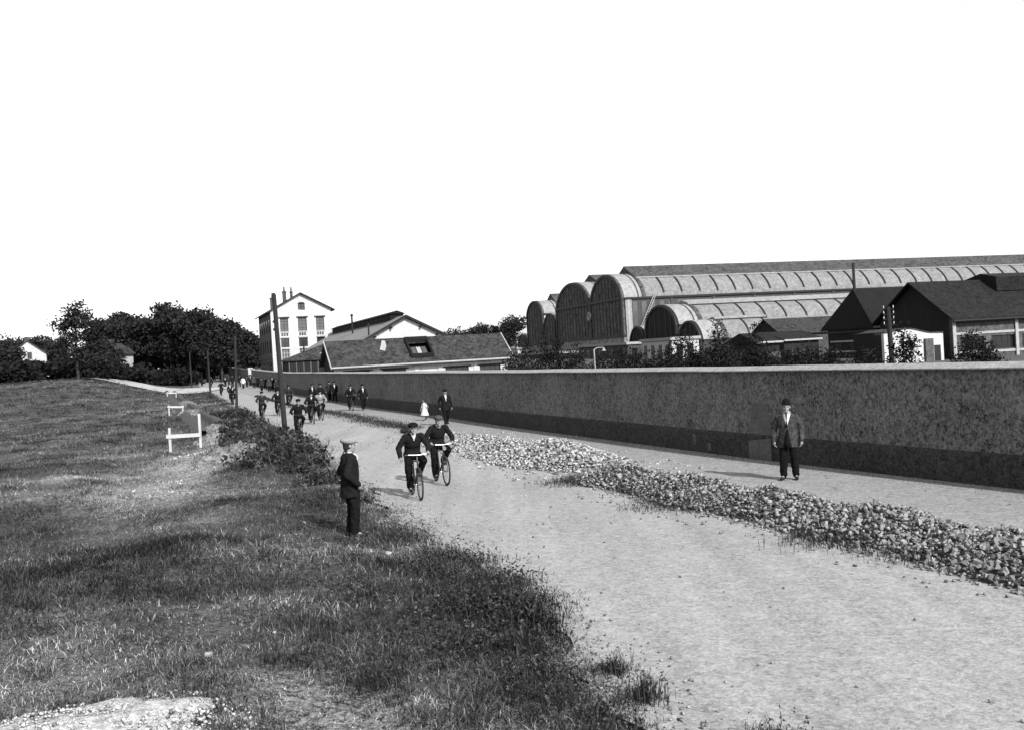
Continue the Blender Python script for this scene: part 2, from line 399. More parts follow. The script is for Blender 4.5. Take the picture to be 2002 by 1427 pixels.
# smooth the plan so that the wall bends instead of breaking
for _ in range(6):
    WLINE = [WLINE[0]] + [tuple((np.array(WLINE[i - 1]) + 2 * np.array(WLINE[i]) + np.array(WLINE[i + 1])) / 4) for i in range(1, len(WLINE) - 1)] + [WLINE[-1]]
wz = lambda y: float(rise(y))
wall = empty('boundary_wall', (0, 0, 0), 0, 'long dark roughcast works wall with pale sloping coping along the footpath', 'wall')
sweep(WLINE, [(0, -.3), (0, 2.297), (.34, 2.297), (.34, -.3)], wz).build('wall_face', M['wall'], wall)
sweep(WLINE, [(-.07, -.3), (-.07, .60), (-.002, .66), (-.002, -.3)], wz).build('plinth', M['plinth'], wall)
sweep(WLINE, [(-.13, 2.30), (-.13, 2.325), (.10, 2.425), (.24, 2.425), (.47, 2.325), (.47, 2.30)], wz).build('coping', M['coping'], wall)
def wall_at(y):
    ys = [p[1] for p in WLINE]; x = float(np.interp(y, ys, [p[0] for p in WLINE])); return x
def wall_patch():
    # paler mended pier near the standing man
    y0 = 25.6; p = Vector((wall_at(y0), y0, 0)); q = Vector((wall_at(24.75), 24.75, 0)); d = (p - q).normalized(); n = Vector((-d.y, d.x, 0))
    if n.x > 0: n = -n
    m = MB()
    ring = [(.02, .68), (.30, .66), (.55, .69), (.9, .67), (.93, .95), (.88, 1.1), (.90, 1.3), (.80, 1.36), (.74, 1.48), (.50, 1.46), (.42, 1.52), (.2, 1.47), (.12, 1.38), (.14, 1.2), (.05, 1.1), (.06, .9)]
    vs = [tuple(q + d * w + n * .006 + Vector((0, 0, h))) for w, h in ring]; m.add(vs, [tuple(range(len(ring)))])
    for (w0, w1, h0, h1, o) in ((0, .9, .02, .60, .10),):
        a = q + d * w0; b = q + d * w1
        c = [a + n * o, b + n * o, b - n * -.004, a - n * -.004]
        vs = [(v.x, v.y, h0) for v in c] + [(v.x, v.y, h1 - (.12 if (i in (1, 2)) else 0)) for i, v in enumerate(c)]
        m.add(vs, [(0, 3, 2, 1), (4, 5, 6, 7), (0, 1, 5, 4), (1, 2, 6, 5), (2, 3, 7, 6), (3, 0, 4, 7)])
    tag(m.build('pier', M['patch'], wall), 'pale mended pier on the dark wall')
    m = MB()
    for y, h0, h1, w in ((27.9, .22, .52, .12), (27.2, .1, .3, .16)):
        a = Vector((wall_at(y), y, 0)); c = [a + n * .085, a + n * .085 + d * w, a + d * w + n * .07, a + n * .07]
        m.add([(v.x, v.y, h0) for v in c] + [(v.x, v.y, h1) for v in c], [(0, 3, 2, 1), (4, 5, 6, 7), (0, 1, 5, 4), (1, 2, 6, 5), (2, 3, 7, 6), (3, 0, 4, 7)])
    tag(m.build('lime_smear', M['patch'], wall), 'pale lime smears low on the plinth', kind='stuff')
wall_patch()

# ------------------------------------------------------------------ works buildings
GR = math.atan(.36)             # the works stand square to the road
def wall_holes(mb, x0, x1, z0, z1, y0, y1, holes):
    xs = sorted({x0, x1, *[h[0] for h in holes], *[h[1] for h in holes]}); zs = sorted({z0, z1, *[h[2] for h in holes], *[h[3] for h in holes]})
    for a, b in zip(xs[:-1], xs[1:]):
        run = None
        for c, d in zip(zs[:-1], zs[1:]):
            hole = any(h[0] <= a + 1e-6 and b <= h[1] + 1e-6 and h[2] <= c + 1e-6 and d <= h[3] + 1e-6 for h in holes)
            if hole:
                if run: mb.box(a, b, y0, y1, *run); run = None
            else: run = (run[0], d) if run else (c, d)
        if run: mb.box(a, b, y0, y1, *run)
def window(parent, x0, x1, z0, z1, y, glass, bars=(2, 3), frame_mat=None, t=.07):
    fm = frame_mat or M['iron']
    f = MB(); f.box(x0, x0 + t, y, y + .1, z0, z1); f.box(x1 - t, x1, y, y + .1, z0, z1); f.box(x0 + t, x1 - t, y, y + .1, z0, z0 + t); f.box(x0 + t, x1 - t, y, y + .1, z1 - t, z1)
    nx_, nz_ = bars
    for i in range(1, nx_):
        x = x0 + (x1 - x0) * i / nx_; f.box(x - .025, x + .025, y + .02, y + .08, z0 + t, z1 - t)
    for i in range(1, nz_):
        z = z0 + (z1 - z0) * i / nz_; f.box(x0 + t, x1 - t, y + .025, y + .075, z - .02, z + .02)
    w = f.build('window', fm, parent)
    for i in range(nx_):
        for k in range(nz_):
            a = x0 + (x1 - x0) * i / nx_; b = x0 + (x1 - x0) * (i + 1) / nx_; c = z0 + (z1 - z0) * k / nz_; d = z0 + (z1 - z0) * (k + 1) / nz_
            MB().box(a + .02, b - .02, y + .045, y + .055, c + .02, d - .02).build('pane', glass, w)
    return w

def tall_house():
    h = empty('tall_house', (-36.8, 150.1, .3), GR, 'tall white gabled office building three storeys high behind the wall end', 'building')
    W, D, E, A = 9.35, 19.5, 11.45, 13.95
    cols = [(1.38, 2.62), (4.11, 5.46), (6.89, 8.16)]
    holes = []
    for a, b in cols: holes += [(a, b, 8.2, 10.25), (a, b, 5.75, 7.15), (a, b, 3.6, 5.5), (a, b, .9, 2.9)]
    m = MB(); wall_holes(m, 0, W, 0, E, 0, .4, holes)
    # gable
    for x0, x1, z0a, z1a, z0b, z1b in ():
        pass
    zt = lambda x: E + (A - E) * (1 - abs(x - W / 2) / (W / 2))
    m.prism([(0, E), (4.24, E), (4.24, zt(4.24)), (0.0, E + .01)], 0, .4)
    m.prism([(5.3, E), (W, E), (W, E + .01), (5.3, zt(5.3))], 0, .4)
    m.prism([(4.24, 12.45), (5.3, 12.45), (5.3, zt(5.3)), (W / 2, A), (4.24, zt(4.24))], 0, .4)
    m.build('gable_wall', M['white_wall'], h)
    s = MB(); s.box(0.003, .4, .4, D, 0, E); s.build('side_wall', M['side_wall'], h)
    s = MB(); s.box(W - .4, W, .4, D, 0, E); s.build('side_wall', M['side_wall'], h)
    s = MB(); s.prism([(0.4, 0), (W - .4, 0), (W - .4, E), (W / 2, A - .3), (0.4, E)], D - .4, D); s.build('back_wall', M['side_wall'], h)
    for a, b in cols:
        window(h, a, b, 8.2, 10.25, .18, M['glass_grey'], (2, 4)); window(h, a, b, 5.75, 7.15, .18, M['glass_dark'], (2, 2))
        window(h, a, b, 3.6, 5.5, .18, M['glass_grey'], (3, 3), M['white_paint']); window(h, a, b, .9, 2.9, .18, M['glass_grey'], (3, 3), M['white_paint'])
        MB().box(a - .22, b + .22, -.10, .002 - .004, 10.25, 10.45).build('lintel', M['iron'], h)
        MB().box(a - .06, b + .06, -.12, -.003, 7.15, 7.32).build('sill', M['coping'], h)
        q = MB()
        for k in range(3): q.box(a + .1 + k * .38, a + .38 + k * .38, -.05, -.003, 7.5, 7.95)
        q.build('spandrel_panel', M['grey_wall'], h)
        MB().box(a - .04, b + .04, -.05, -.003, 8.04, 8.17).build('sill', M['coping'], h)
    window(h, 4.24, 5.3, 11.45 - .4 + .45, 12.45, .2, M['glass_dark'], (2, 2))
    MB().prism([(4.2, 12.45), (5.34, 12.45), (5.1, 12.62), (4.77, 12.68), (4.44, 12.62)], -.06, -.003).build('lintel', M['iron'], h)
    r = MB(); ov = .55; sl = (A - E) / (W / 2)
    for sgn in (-1, 1):
        xe = W / 2 + sgn * (W / 2 + ov); ze = E - ov * sl
        prof = [(W / 2, A), (xe, ze), (xe, ze + .22), (W / 2, A + .24)]
        r.prism(prof if sgn > 0 else prof[::-1], -.5, D + .4)
    roof = r.build('roof', M['slate'], h)
    for x, y, zb, zt_, w in ((.9, 4.5, E + .2, 13.6, .34), (2.7, 3.6, E + .6, 14.5, .28), (4.1, 6, 13.4, 14.6, .2)):
        c = MB(); c.box(x - w, x + w, y - w, y + w, zb, zt_); c.box(x - w - .08, x + w + .08, y - w - .08, y + w + .08, zt_ + .002, zt_ + .18)
        c.tube((x, y, zt_ + .18), (x, y, zt_ + .95), .16, .1); c.build('chimney', M['brick_dark'], roof)
    for z in (9.8, 8.6):
        MB().tube((.45, .0, z), (.45, -.06, z), .2, .2, 12).build('tie_plate', M['iron'], h)
    for k in range(5):                         # windows of the side towards the road
        y = 2.2 + k * 3.6
        for z0, z1 in ((8.2, 10.2), (5.0, 7.0), (1.6, 3.6)):
            MB().box(-.02, 0.001, y, y + 1.3, z0, z1).build('side_window', M['glass_dark'], h)
    MB().box(-.10, .0, .2, D - .2, 4.1, 4.3).build('string_course', M['grey_wall'], h)
    d = MB(); d.tube((-.12, .25, 0.2), (-.12, .25, E - .5), .09); d.build('downpipe', M['iron'], h)
tall_house()

def long_shed():
    o = empty('long_shed', (-16.4, 108.4, 0), GR, 'long shed with white gable and pale tiled roof carrying a dark ridge monitor', 'building')
    W, L, E, A = 9.8, 46.0, 5.45, 7.95
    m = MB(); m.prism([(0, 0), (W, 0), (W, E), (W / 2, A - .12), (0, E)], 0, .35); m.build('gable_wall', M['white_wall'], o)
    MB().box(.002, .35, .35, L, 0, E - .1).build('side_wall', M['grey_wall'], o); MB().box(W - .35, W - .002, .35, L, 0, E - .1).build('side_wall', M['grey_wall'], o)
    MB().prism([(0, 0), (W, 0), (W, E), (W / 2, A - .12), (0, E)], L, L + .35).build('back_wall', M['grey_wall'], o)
    sl = (A - E) / (W / 2); ov = .6
    for sg in (-1, 1):
        xe = W / 2 + sg * (W / 2 + ov); ze = E - ov * sl
        pr = [(W / 2, A), (xe, ze), (xe, ze + .16), (W / 2, A + .18)]
        MB().prism(pr if sg > 0 else pr[::-1], -.35, L + .5).build('roof_slope', M['slate_light'], o)
        pr = [(W / 2, A - .06), (xe, ze - .06), (xe, ze + .2), (W / 2, A + .22)]
        MB().prism(pr if sg > 0 else pr[::-1], -.55, -.353).build('bargeboard', M['pole'], o)
    mo = MB(); mo.box(W / 2 - .8, W / 2 + .8, 4, L - 1, A - .2, A + .55); mo.prism([(W / 2 - 1.05, A + .553), (W / 2 + 1.05, A + .553), (W / 2, A + .95)], 3.8, L - .8)
    mon = mo.build('ridge_monitor', M['tar'], o)
    for k in range(14):
        MB().box(W / 2 - .84, W / 2 - .802, 5 + k * 2.8, 7.2 + k * 2.8, A + .12, A + .5).build('louvre', M['boards'], mon)
    for k in range(4):
        x = W / 2 + (-1, -1, 1, 1)[k] * (1.7, 3.6)[k % 2]; z = A - abs(x - W / 2) * sl - .18
        MB().box(x - .1, x + .1, -.5, -.003, z - .22, z - .02).build('purlin_end', M['pole'], o)
    for x, y, z0, z1, r in ((.9, 1.2, E, 7.1, .09), (2.6, 20, 6.5, 9.2, .12)):
        p = MB(); p.tube((x, y, z0), (x, y, z1), r); p.tube((x, y, z1), (x, y, z1 + .3), r * 1.8, r * 1.2); p.build('vent_pipe', M['iron'], o)
long_shed()

def low_workshop():
    o = empty('low_workshop', (-16.15, 87.6, 0), GR, 'low workshop with dark slate roof and open roof hatch against the wall', 'building')
    W, D, E, A = 17.2, 6.4, 2.86, 5.1
    holes = [(10.6, 12.9, 1.3, 2.18), (14.0, 16.1, 1.3, 2.18), (1.2, 3.4, .9, 2.3), (4.6, 6.8, .9, 2.3)]
    m = MB(); wall_holes(m, .2, W - .3, 0, E - .1, .3, .6, holes); m.build('front_wall', M['white_wall'], o)
    for a, b, c, d in holes:
        window(o, a, b, c, d, .42, M['glass_dark'], (4, 2)); MB().box(a - .25, b + .25, .2, .297, d, d + .13).build('lintel', M['iron'], o)
    for x in (3.9, 7.6, 9.9, 13.4): MB().box(x, x + .45, .22, .298, 0, E - .1).build('pilaster', M['white_wall'], o)
    for x0 in (.2, W - .6):
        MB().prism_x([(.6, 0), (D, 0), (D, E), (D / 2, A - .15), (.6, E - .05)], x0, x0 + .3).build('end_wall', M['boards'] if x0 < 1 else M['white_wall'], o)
    MB().box(.5, W - .6, D - .3, D - .004, 0, E - .1).build('back_wall', M['grey_wall'], o)
    # front slope with a hatch opening
    z = lambda y: E + (A - E) * (y / (D / 2))
    f = MB()
    def slab(x0, x1, ya, yb, m): m.add([(x0, ya, z(ya)), (x1, ya, z(ya)), (x1, yb, z(yb)), (x0, yb, z(yb)), (x0, ya, z(ya) + .12), (x1, ya, z(ya) + .12), (x1, yb, z(yb) + .12), (x0, yb, z(yb) + .12)], [(0, 3, 2, 1), (4, 5, 6, 7), (0, 1, 5, 4), (1, 2, 6, 5), (2, 3, 7, 6), (3, 0, 4, 7)])
    slab(-.2, 7.5, -.35, D / 2, f); slab(9.5, W + .1, -.35, D / 2, f); slab(7.5, 9.5, -.35, .5, f); slab(7.5, 9.5, 2.5, D / 2, f)
    roof = f.build('front_slope', M['slate'], o)
    b = MB(); b.add([(-.2, D / 2, A), (W + .1, D / 2, A), (W + .1, D + .3, E), (-.2, D + .3, E), (-.2, D / 2, A + .12), (W + .1, D / 2, A + .12), (W + .1, D + .3, E + .12), (-.2, D + .3, E + .12)], [(0, 3, 2, 1), (4, 5, 6, 7), (0, 1, 5, 4), (1, 2, 6, 5), (2, 3, 7, 6), (3, 0, 4, 7)]); b.build('back_slope', M['slate'], o)
    g = MB(); g.tube((-.25, -.42, E - .14), (W + .15, -.42, E - .14), .09, .09, 8); g.build('gutter', M['coping'], o)
    for x in (-.26, W + .06):
        v = MB(); v.add([(x, -.4, z(-.4)), (x + .1, -.4, z(-.4)), (x + .1, D / 2, A), (x, D / 2, A), (x, -.4, z(-.4) + .19), (x + .1, -.4, z(-.4) + .19), (x + .1, D / 2, A + .19), (x, D / 2, A + .19)], [(0, 3, 2, 1), (4, 5, 6, 7), (0, 1, 5, 4), (1, 2, 6, 5), (2, 3, 7, 6), (3, 0, 4, 7)]); v.build('verge_board', M['coping'], o)
    k = MB(); slab(7.42, 7.56, .3, 2.75, k); k2 = MB(); slab(7.45, 9.55, .42, 2.6, k2)
    hb = MB()
    for x0, x1, ya, yb in ((7.38, 7.55, .3, 2.8), (9.45, 9.62, .3, 2.8), (7.56, 9.44, .3, .5), (7.56, 9.44, 2.5, 2.8)):
        hb.add([(x0, ya, z(ya) + .05), (x1, ya, z(ya) + .05), (x1, yb, z(yb) + .05), (x0, yb, z(yb) + .05), (x0, ya, z(ya) + .45), (x1, ya, z(ya) + .45), (x1, yb, z(yb) + .45), (x0, yb, z(yb) + .45)], [(0, 3, 2, 1), (4, 5, 6, 7), (0, 1, 5, 4), (1, 2, 6, 5), (2, 3, 7, 6), (3, 0, 4, 7)])
    hatch = hb.build('roof_hatch', M['tar'], o)
    fl = MB(); fl.add([(7.56, .5, z(.5) - .3), (9.44, .5, z(.5) - .3), (9.44, 2.5, z(2.5) - .3), (7.56, 2.5, z(2.5) - .3)], [(0, 1, 2, 3)]); fl.build('hatch_bottom', M['iron'], hatch)
    for i in range(3):
        x0 = 7.75 + i * .5; p = MB(); p.add([(x0, 1.0, z(1.0) + .05), (x0 + .42, 1.0, z(1.0) + .05), (x0 + .42, 1.9, z(1.9) + .05), (x0, 1.9, z(1.9) + .05)], [(0, 1, 2, 3)]); p.build('pane', M['coping' if i == 1 else 'glass_grey'], hatch)
    p = MB(); p.add([(4.75, 1.7, z(1.7) + .125), (5.2, 1.5, z(1.5) + .125), (5.5, 2.2, z(2.2) + .125), (5.55, 2.9, z(2.9) + .125), (5.25, 2.95, z(2.95) + .125), (5.05, 2.4, z(2.4) + .125)], [(0, 1, 2, 3, 4, 5)]); tag(p.build('pale_roof_patch', M['coping'], o), 'pale patch of mended slates')
low_workshop()

def slat_shed():
    P1 = at(558, 705, 122.0); P2 = at(633, 672, 127.0)
    o = empty('slatted_shed', (P1.x, P1.y, 0), GR, 'small dark slatted shed with hipped roof beside the low workshop', 'shed')
    E = P1.z; A = P2.z; dx, dy = P2.x - P1.x, P2.y - P1.y; hx = dx * math.cos(GR) + dy * math.sin(GR); hy = max(-dx * math.sin(GR) + dy * math.cos(GR), 2.6); W = hx + 2.6; D = hy * 2
    MB().box(.35, W, .35, D, 0, E - .02).build('wall', M['boards'], o)
    for k in range(int((W - .6) / .3)):
        MB().box(.4 + k * .3, .4 + k * .3 + .15, .26, .348, .2, E - .12).build('slat', M['pole' if k % 3 else 'side_wall'], o)
    r = MB(); r.add([(0, 0, E), (W + .3, 0, E), (W + .3, D + .3, E), (0, D + .3, E), (hx, hy, A), (W + .3, hy, A), (0, 0, E - .12), (W + .3, 0, E - .12), (W + .3, D + .3, E - .12), (0, D + .3, E - .12)],
                    [(0, 1, 5, 4), (1, 2, 5), (2, 3, 4, 5), (3, 0, 4), (0, 6, 7, 1), (1, 7, 8, 2), (2, 8, 9, 3), (3, 9, 6, 0), (6, 9, 8, 7)])
    r.build('roof', M['slate'], o)
    q = MB(); sl = (A - E) / hy
    q.add([(hx * .8, 1.1, E + 1.1 * sl + .03), (hx * 1.1, 1.1, E + 1.1 * sl + .03), (hx * 1.1, 2.0, E + 2.0 * sl + .03)], [(0, 1, 2)]); q.build('roof_light', M['coping'], o)
    p = MB(); p.tube((2.6, 1.7, E + .3), (2.6, 1.7, E + 2.4), .1); p.build('stove_pipe', M['iron'], o)
slat_shed()

def gate():
    y = 156.2; x = float(xw(y)); g = empty('gate_pier', (x - .2, y, float(rise(y)) - .1), GR, 'white painted gate pier with sloping notice board at the far end of the wall', 'gate')
    MB().box(-.16, .16, -.16, .16, 0, 2.55).build('pier', M['white_paint'], g)
    MB().box(-.22, .55, -.2, .2, 2.553, 2.72).build('cap', M['white_paint'], g)
    m = MB(); m.prism([(.17, .95), (1.25, .75), (.85, 2.55), (.17, 2.55)], -.05, .05); m.build('board', M['white_paint'], g)
    w2 = empty('far_wall', (0, 0, 0), 0, 'farther stretch of boundary wall beyond the white gate pier', 'wall')
    ln = [(float(xw(q)), float(q)) for q in np.linspace(163, 205, 10)]
    sweep(ln, [(0, -.3), (0, 2.2), (.3, 2.2), (.3, -.3)], wz).build('wall_face', M['wall'], w2)
    sweep(ln, [(-.1, 2.203), (-.1, 2.25), (.15, 2.36), (.4, 2.25), (.4, 2.203)], wz).build('coping', M['coping'], w2)
gate()

# ---- arched halls: ends in one line facing the road, vaults running off to the right
HR = math.atan(.30)
def hall(label, u0, u1, spring, apex, vstart, length, step=4.6, bays=0, bay=4.2, cap='gable', base=5.2, bands=(), mullions=8, end_mat='end_wall', front_pale=True, capw=.56, caph=1.75, glaze_to=1.0):
    # local x = along the vault (away to the right), local y = across, away from the viewer
    ca, sa = math.cos(HR), math.sin(HR)
    ox = 23.4 - sa * u0 + ca * vstart; oy = 200 + ca * u0 + sa * vstart
    o = empty('arched_hall', (ox, oy, 0), HR, label, 'hall')
    W = u1 - u0; c = W / 2; R = apex - spring
    arc = lambda t, k=1.0, dz=0: (c - c * k * math.cos(t), spring + R * k * max(math.sin(t), 0) ** 1.25 + dz)
    N = 20; prof = [arc(math.pi * i / N) for i in range(N + 1)]
    # end wall: masonry below, cladding above
    if base > 0:
        MB().prism_x([(0, 0), (W, 0), (W, base), (0, base)], 0, .5).build('masonry_base', M['stone_base'], o)
        MB().prism_x([(-.05, base + .003), (W + .05, base + .003), (W + .05, base + .4), (-.05, base + .4)], -.15, .5).build('string_beam', M['iron'], o)
        b0 = base + .403
    else: b0 = 0
    MB().prism_x([(0, b0), (W, b0)] + [p for p in prof[::-1]], 0.02, .4).build('end_wall', M[end_mat], o)
    rim = MB(); k0, k1 = 1.0, .90
    for i in range(N):
        t0, t1 = math.pi * i / N, math.pi * (i + 1) / N
        a, b = arc(t0), arc(t1); p, q = (c + (a[0] - c) * k1, spring + (a[1] - spring) * k1), (c + (b[0] - c) * k1, spring + (b[1] - spring) * k1)
        vs = [(x, *pt) for x in (-.22, .018) for pt in (a, b, q, p)]
        rim.add(vs, [(0, 1, 2, 3), (7, 6, 5, 4), (0, 4, 5, 1), (1, 5, 6, 2), (2, 6, 7, 3), (3, 7, 4, 0)])
    for y0 in (0, W - .5): rim.box(-.22, .018, y0, y0 + .5, b0, spring)
    rim.build('end_rim', M['iron'], o)
    for z in bands: MB().box(-.25, .0, .5, W - .5, z, z + .5).build('band_beam', M['iron'], o)
    for i in range(1, mullions):
        y = W * i / mullions; zt = spring + R * .9 * max(0, 1 - ((y - c) / (c * .9)) ** 2) ** .62
        if zt > b0 + .5: MB().box(-.12, .0, y - .07, y + .07, b0, zt).build('mullion', M['brick_dark'], o)
    # plain vault near the end
    def shell(x0, x1, k, dz, t0, t1, n, mat, name, th=.22):
        m = MB(); vs = []; fs = []
        for i in range(n + 1):
            t = t0 + (t1 - t0) * i / n
            for x in (x0, x1):
                for kk, dd in ((k, dz), (k - th / c, dz - .0)):
                    y, z = arc(t, kk, dd); vs.append((x, y, z))
        for i in range(n):
            a = i * 4; b = a + 4
            fs += [(a, b, b + 2, a + 2), (a + 1, a + 3, b + 3, b + 1), (a, a + 1, b + 1, b), (a + 2, b + 2, b + 3, a + 3)]
        fs += [(0, 2, 3, 1), (n * 4, n * 4 + 1, n * 4 + 3, n * 4 + 2)]
        m.add(vs, fs); return m.build(name, mat, o, False)
    shell(.41, step - .5, 1.012, 0, 0, math.pi, N, M['vault_pale' if front_pale else 'vault'], 'vault_shell')
    if length > step:
        shell(step - .5, step + .35, 1.035, 0.05, 0, math.pi, N, M['monitor'], 'vault_rib'); shell(step - 1.5, step - 1.2, 1.02, .02, 0, math.pi, N, M['monitor'], 'vault_rib')
        tg = math.acos(capw)                      # angle where the monitor leaves the vault
        for i in range(bays):
            x0 = step + .35 + i * bay; x1 = min(x0 + bay, length)
            shell(x0 + .02, x1 - .02, 1.015, 0, 0, tg + .05, 12, M['vault'], 'glazed_panel')
            shell(x1 - .16, x1 + .16, 1.04, .02, .22, tg, 7, M['iron'], 'rib', .3)
        shell(step + .35, length, 1.0, -.12, math.pi - tg - .05, math.pi, 7, M['vault'], 'far_slope')
        ya, za = arc(tg, 1.02); yb = W - ya
        if cap == 'gable':
            m = MB(); m.prism_x([(ya - .35, za - .15), (yb + .35, za - .15), (yb + .35, za + .1), (c, apex + caph), (ya - .35, za + .1)], step - .3, length); mn = m.build('monitor_roof', M['monitor'], o)
        else:
            m = MB(); m.prism_x([(ya - .1, za - .1), (yb, za - .1), (yb, apex + .1), (c, apex + caph), (ya - .1, za + .35)], step - .3, length); mn = m.build('monitor_roof', M['vault_pale'], o)
        MB().box(step, length, ya - .55, ya - .36, za - .2, za + .05).build('gutter', M['vault_pale' if cap == 'gable' else 'iron'], mn)
        MB().box(.3, length, -.35, -.05, spring - .35, spring + .05).build('eaves_gutter', M['iron'], o)
    return o, W
h1, W1 = hall('largest arched hall with long glazed vault and dark ridge monitor, right of the round disc', 0, 18, 13.3, 18.8, 0, 118, 4.9, 27, 4.2, 'gable', 5.2, (13.0,), 10)
def hall1_side(o):
    m = MB(); m.box(.5, 118, .0, .4, 0, 13); m.build('side_wall', M['brick_dark'], o)
    for k in range(56):
        x = 2.2 + k * 2.05
        MB().box(x, x + 1.0, -.05, -.003, 6.8, 12.4).build('side_window', M['glass_grey'], o)
    for k in range(12):
        MB().box(1.0 + k * 9.8, 1.5 + k * 9.8, -.22, -.055, 0, 12.9).build('pier', M['coping' if k == 0 else 'brick_dark'], o)
    MB().box(.6, 2.0, -.14, -.056, 0, 12.9).build('corner_pier', M['vault_pale'], o)
    l = MB()
    for d in (0, .45): l.tube((6.2 - 3.4 + d, -.5, 5.4), (7.0 + d, -.45, 13.8), .09, .09, 6)
    for i in range(14):
        t = i / 14; l.tube((2.8 + 4.2 * t, -.5, 5.4 + 8.4 * t), (3.25 + 4.2 * t, -.5, 5.4 + 8.4 * t), .05, .05, 5)
    l.build('ladder', M['coping'], o)
hall1_side(h1)
hall('second arched hall, just left of the largest one, its vault mostly hidden', 18.1, 41, 13.3, 18.9, 0, 60, 4.9, 12, 4.2, 'gable', 5.2, (13.0,), 12)
hall('narrow tall arched hall at the left end of the row of halls', 51.5, 65, 12.9, 16.6, 0, 50, 4.9, 8, 4.2, 'gable', 5.0, (), 6)
hall('small arch squeezed between the narrow hall and the second hall', 42.2, 50.8, 9.5, 12.7, 0, 5, 4.6, 0, 4.2, 'gable', 4.8, (), 4)
hall('tiny arched annex at the far left of the row of halls', 66, 74, 5.2, 8.2, 0, 5, 4.6, 0, 4.2, 'gable', 0, (), 3)
hall('small dark arch at the right foot of the largest hall', -10.2, -2.9, 4.0, 7.2, 0, 6, 5.5, 0, 4.2, 'gable', 0, (), 4, 'boards')
h5, W5 = hall('lower arched hall with pale ridge monitor in front of the largest hall', -24.2, -10.5, 6.7, 10.7, 0, 86, 4.9, 18, 4.4, 'flat', 0, (), 6, 'boards', True, .36, .75)
h6, W6 = hall('lowest arched hall with pale vault beside the pointed gable shed', -33.2, -24.4, 3.7, 7.2, 0, 15, 4.9, 2, 4.2, 'flat', 0, (), 5, 'boards', True, .2, .5)
def lean_to():
    ca, sa = math.cos(HR), math.sin(HR); u0, v0 = -34.5, 15.3
    o = empty('lean_to', (23.4 - sa * u0 + ca * v0, 200 + ca * u0 + sa * v0, 0), HR, 'dark slate lean-to along the foot of the lower arched hall', 'building')
    MB().box(0, 66, .3, .6, 0, 3.9).build('wall', M['brick_dark'], o)
    m = MB(); m.prism_x([(-.2, 3.8), (10.1, 6.35), (10.1, 6.55), (-.2, 4.0)], 0, 66); m.build('roof', M['slate'], o)
lean_to()
def disc():
    p = at(1139, 619, 214); o = MB(); ca, sa = math.cos(HR), math.sin(HR); d = Vector((-ca, -sa, 0))
    q = Vector((23.4 - sa * 18.05, 200 + ca * 18.05, p.z))
    o.tube(q + d * .25, q + d * .62, 1.0, 1.0, 24); c = tag(o.build('clock', M['vault_pale'], None), 'pale round clock disc on the seam between the two tall hall ends', 'clock')
    h = MB(); h.tube(q + d * .66, q + d * .66 + Vector((0, 0, .7)), .07); h.tube(q + d * .66, q + d * .66 + Vector((.2, -.5, -.15)), .07); h.build('hands', M['iron'], c)
disc()
def pointed_shed():
    ca, sa = math.cos(HR), math.sin(HR); u0 = -57.2
    o = empty('gabled_shed', (23.4 - sa * u0 + .4, 200 + ca * u0, 0), HR, 'small dark pointed gable shed right of the lowest arched hall', 'shed')
    m = MB(); m.prism_x([(0, 0), (8, 0), (8, 3.9), (4, 6.0), (0, 3.9)], 0, .3); m.build('gable_wall', M['boards'], o)
    MB().box(.3, 18, 0, .3, 0, 3.9).build('side_wall', M['brick_dark'], o); MB().box(.3, 18, 7.7, 8, 0, 3.9).build('side_wall', M['brick_dark'], o)
    for a, b in (((-.4, 3.7), (4, 6.05)), ((4, 6.05), (8.4, 3.7))):
        m = MB(); m.prism_x([a, b, (b[0], b[1] + .16), (a[0], a[1] + .16)], -.3, 18); m.build('roof_slope', M['slate'], o)
    MB().box(-.06, -.003, 3.2, 4.8, 0, 2.4).build('door', M['brick_dark'], o)
pointed_shed()

# ---- dark roofed works buildings at the right
def right_hall():
    o = empty('right_workshop', (45.4, 100, 0), GR, 'grey workshop with big dark roof and boarded gable at the right edge', 'building')
    L, D, E, A = 40, 10.6, 4.3, 8.2
    holes = [(1.0 + k * 4.2, 4.2 + k * 4.2, .8, 2.2) for k in range(9)]
    m = MB(); wall_holes(m, 0, L, 0, E, 0, .35, holes); m.build('front_wall', M['grey_wall'], o)
    for a, b, c, d in holes[:5]: window(o, a, b, c, d, .15, M['glass_dark'], (4, 2))
    MB().box(0.3, L, -.07, -.003, 2.45, 2.7).build('string_course', M['coping'], o); MB().box(0.3, L, -.07, -.003, .45, .7).build('string_course', M['coping'], o)
    for k in range(5): MB().box(-.05 + k * 8.4, .35 + k * 8.4, -.2, -.075, 0, E - .25).build('pier', M['coping'], o)
    m = MB(); m.prism_x([(.35, 0), (D, 0), (D, E), (D / 2, A - .1), (.35, E)], .02, .3); m.build('gable_wall', M['boards'], o)
    for a, b in (((-.7, E - .35), (D / 2, A)), ((D / 2, A), (D + .7, E - .35))):
        m = MB(); m.prism_x([a, b, (b[0], b[1] + .2), (a[0], a[1] + .2)], -.6, L); m.build('roof_slope', M['dark_slate' if a[0] < 0 else 'tar'], o)
    m = MB(); m.prism_x([(D / 2 - 2.2, A - 1.2), (D / 2 + 2.2, A - 1.2), (D / 2 + 2.2, A + .35), (D / 2, A + .85), (D / 2 - 2.2, A + .35)], 9.5, L); m.build('ridge_monitor', M['dark_slate'], o)
    MB().tube((-.5, -.75, E - .4), (L, -.75, E - .4), .11).build('gutter', M['iron'], o)
right_hall()
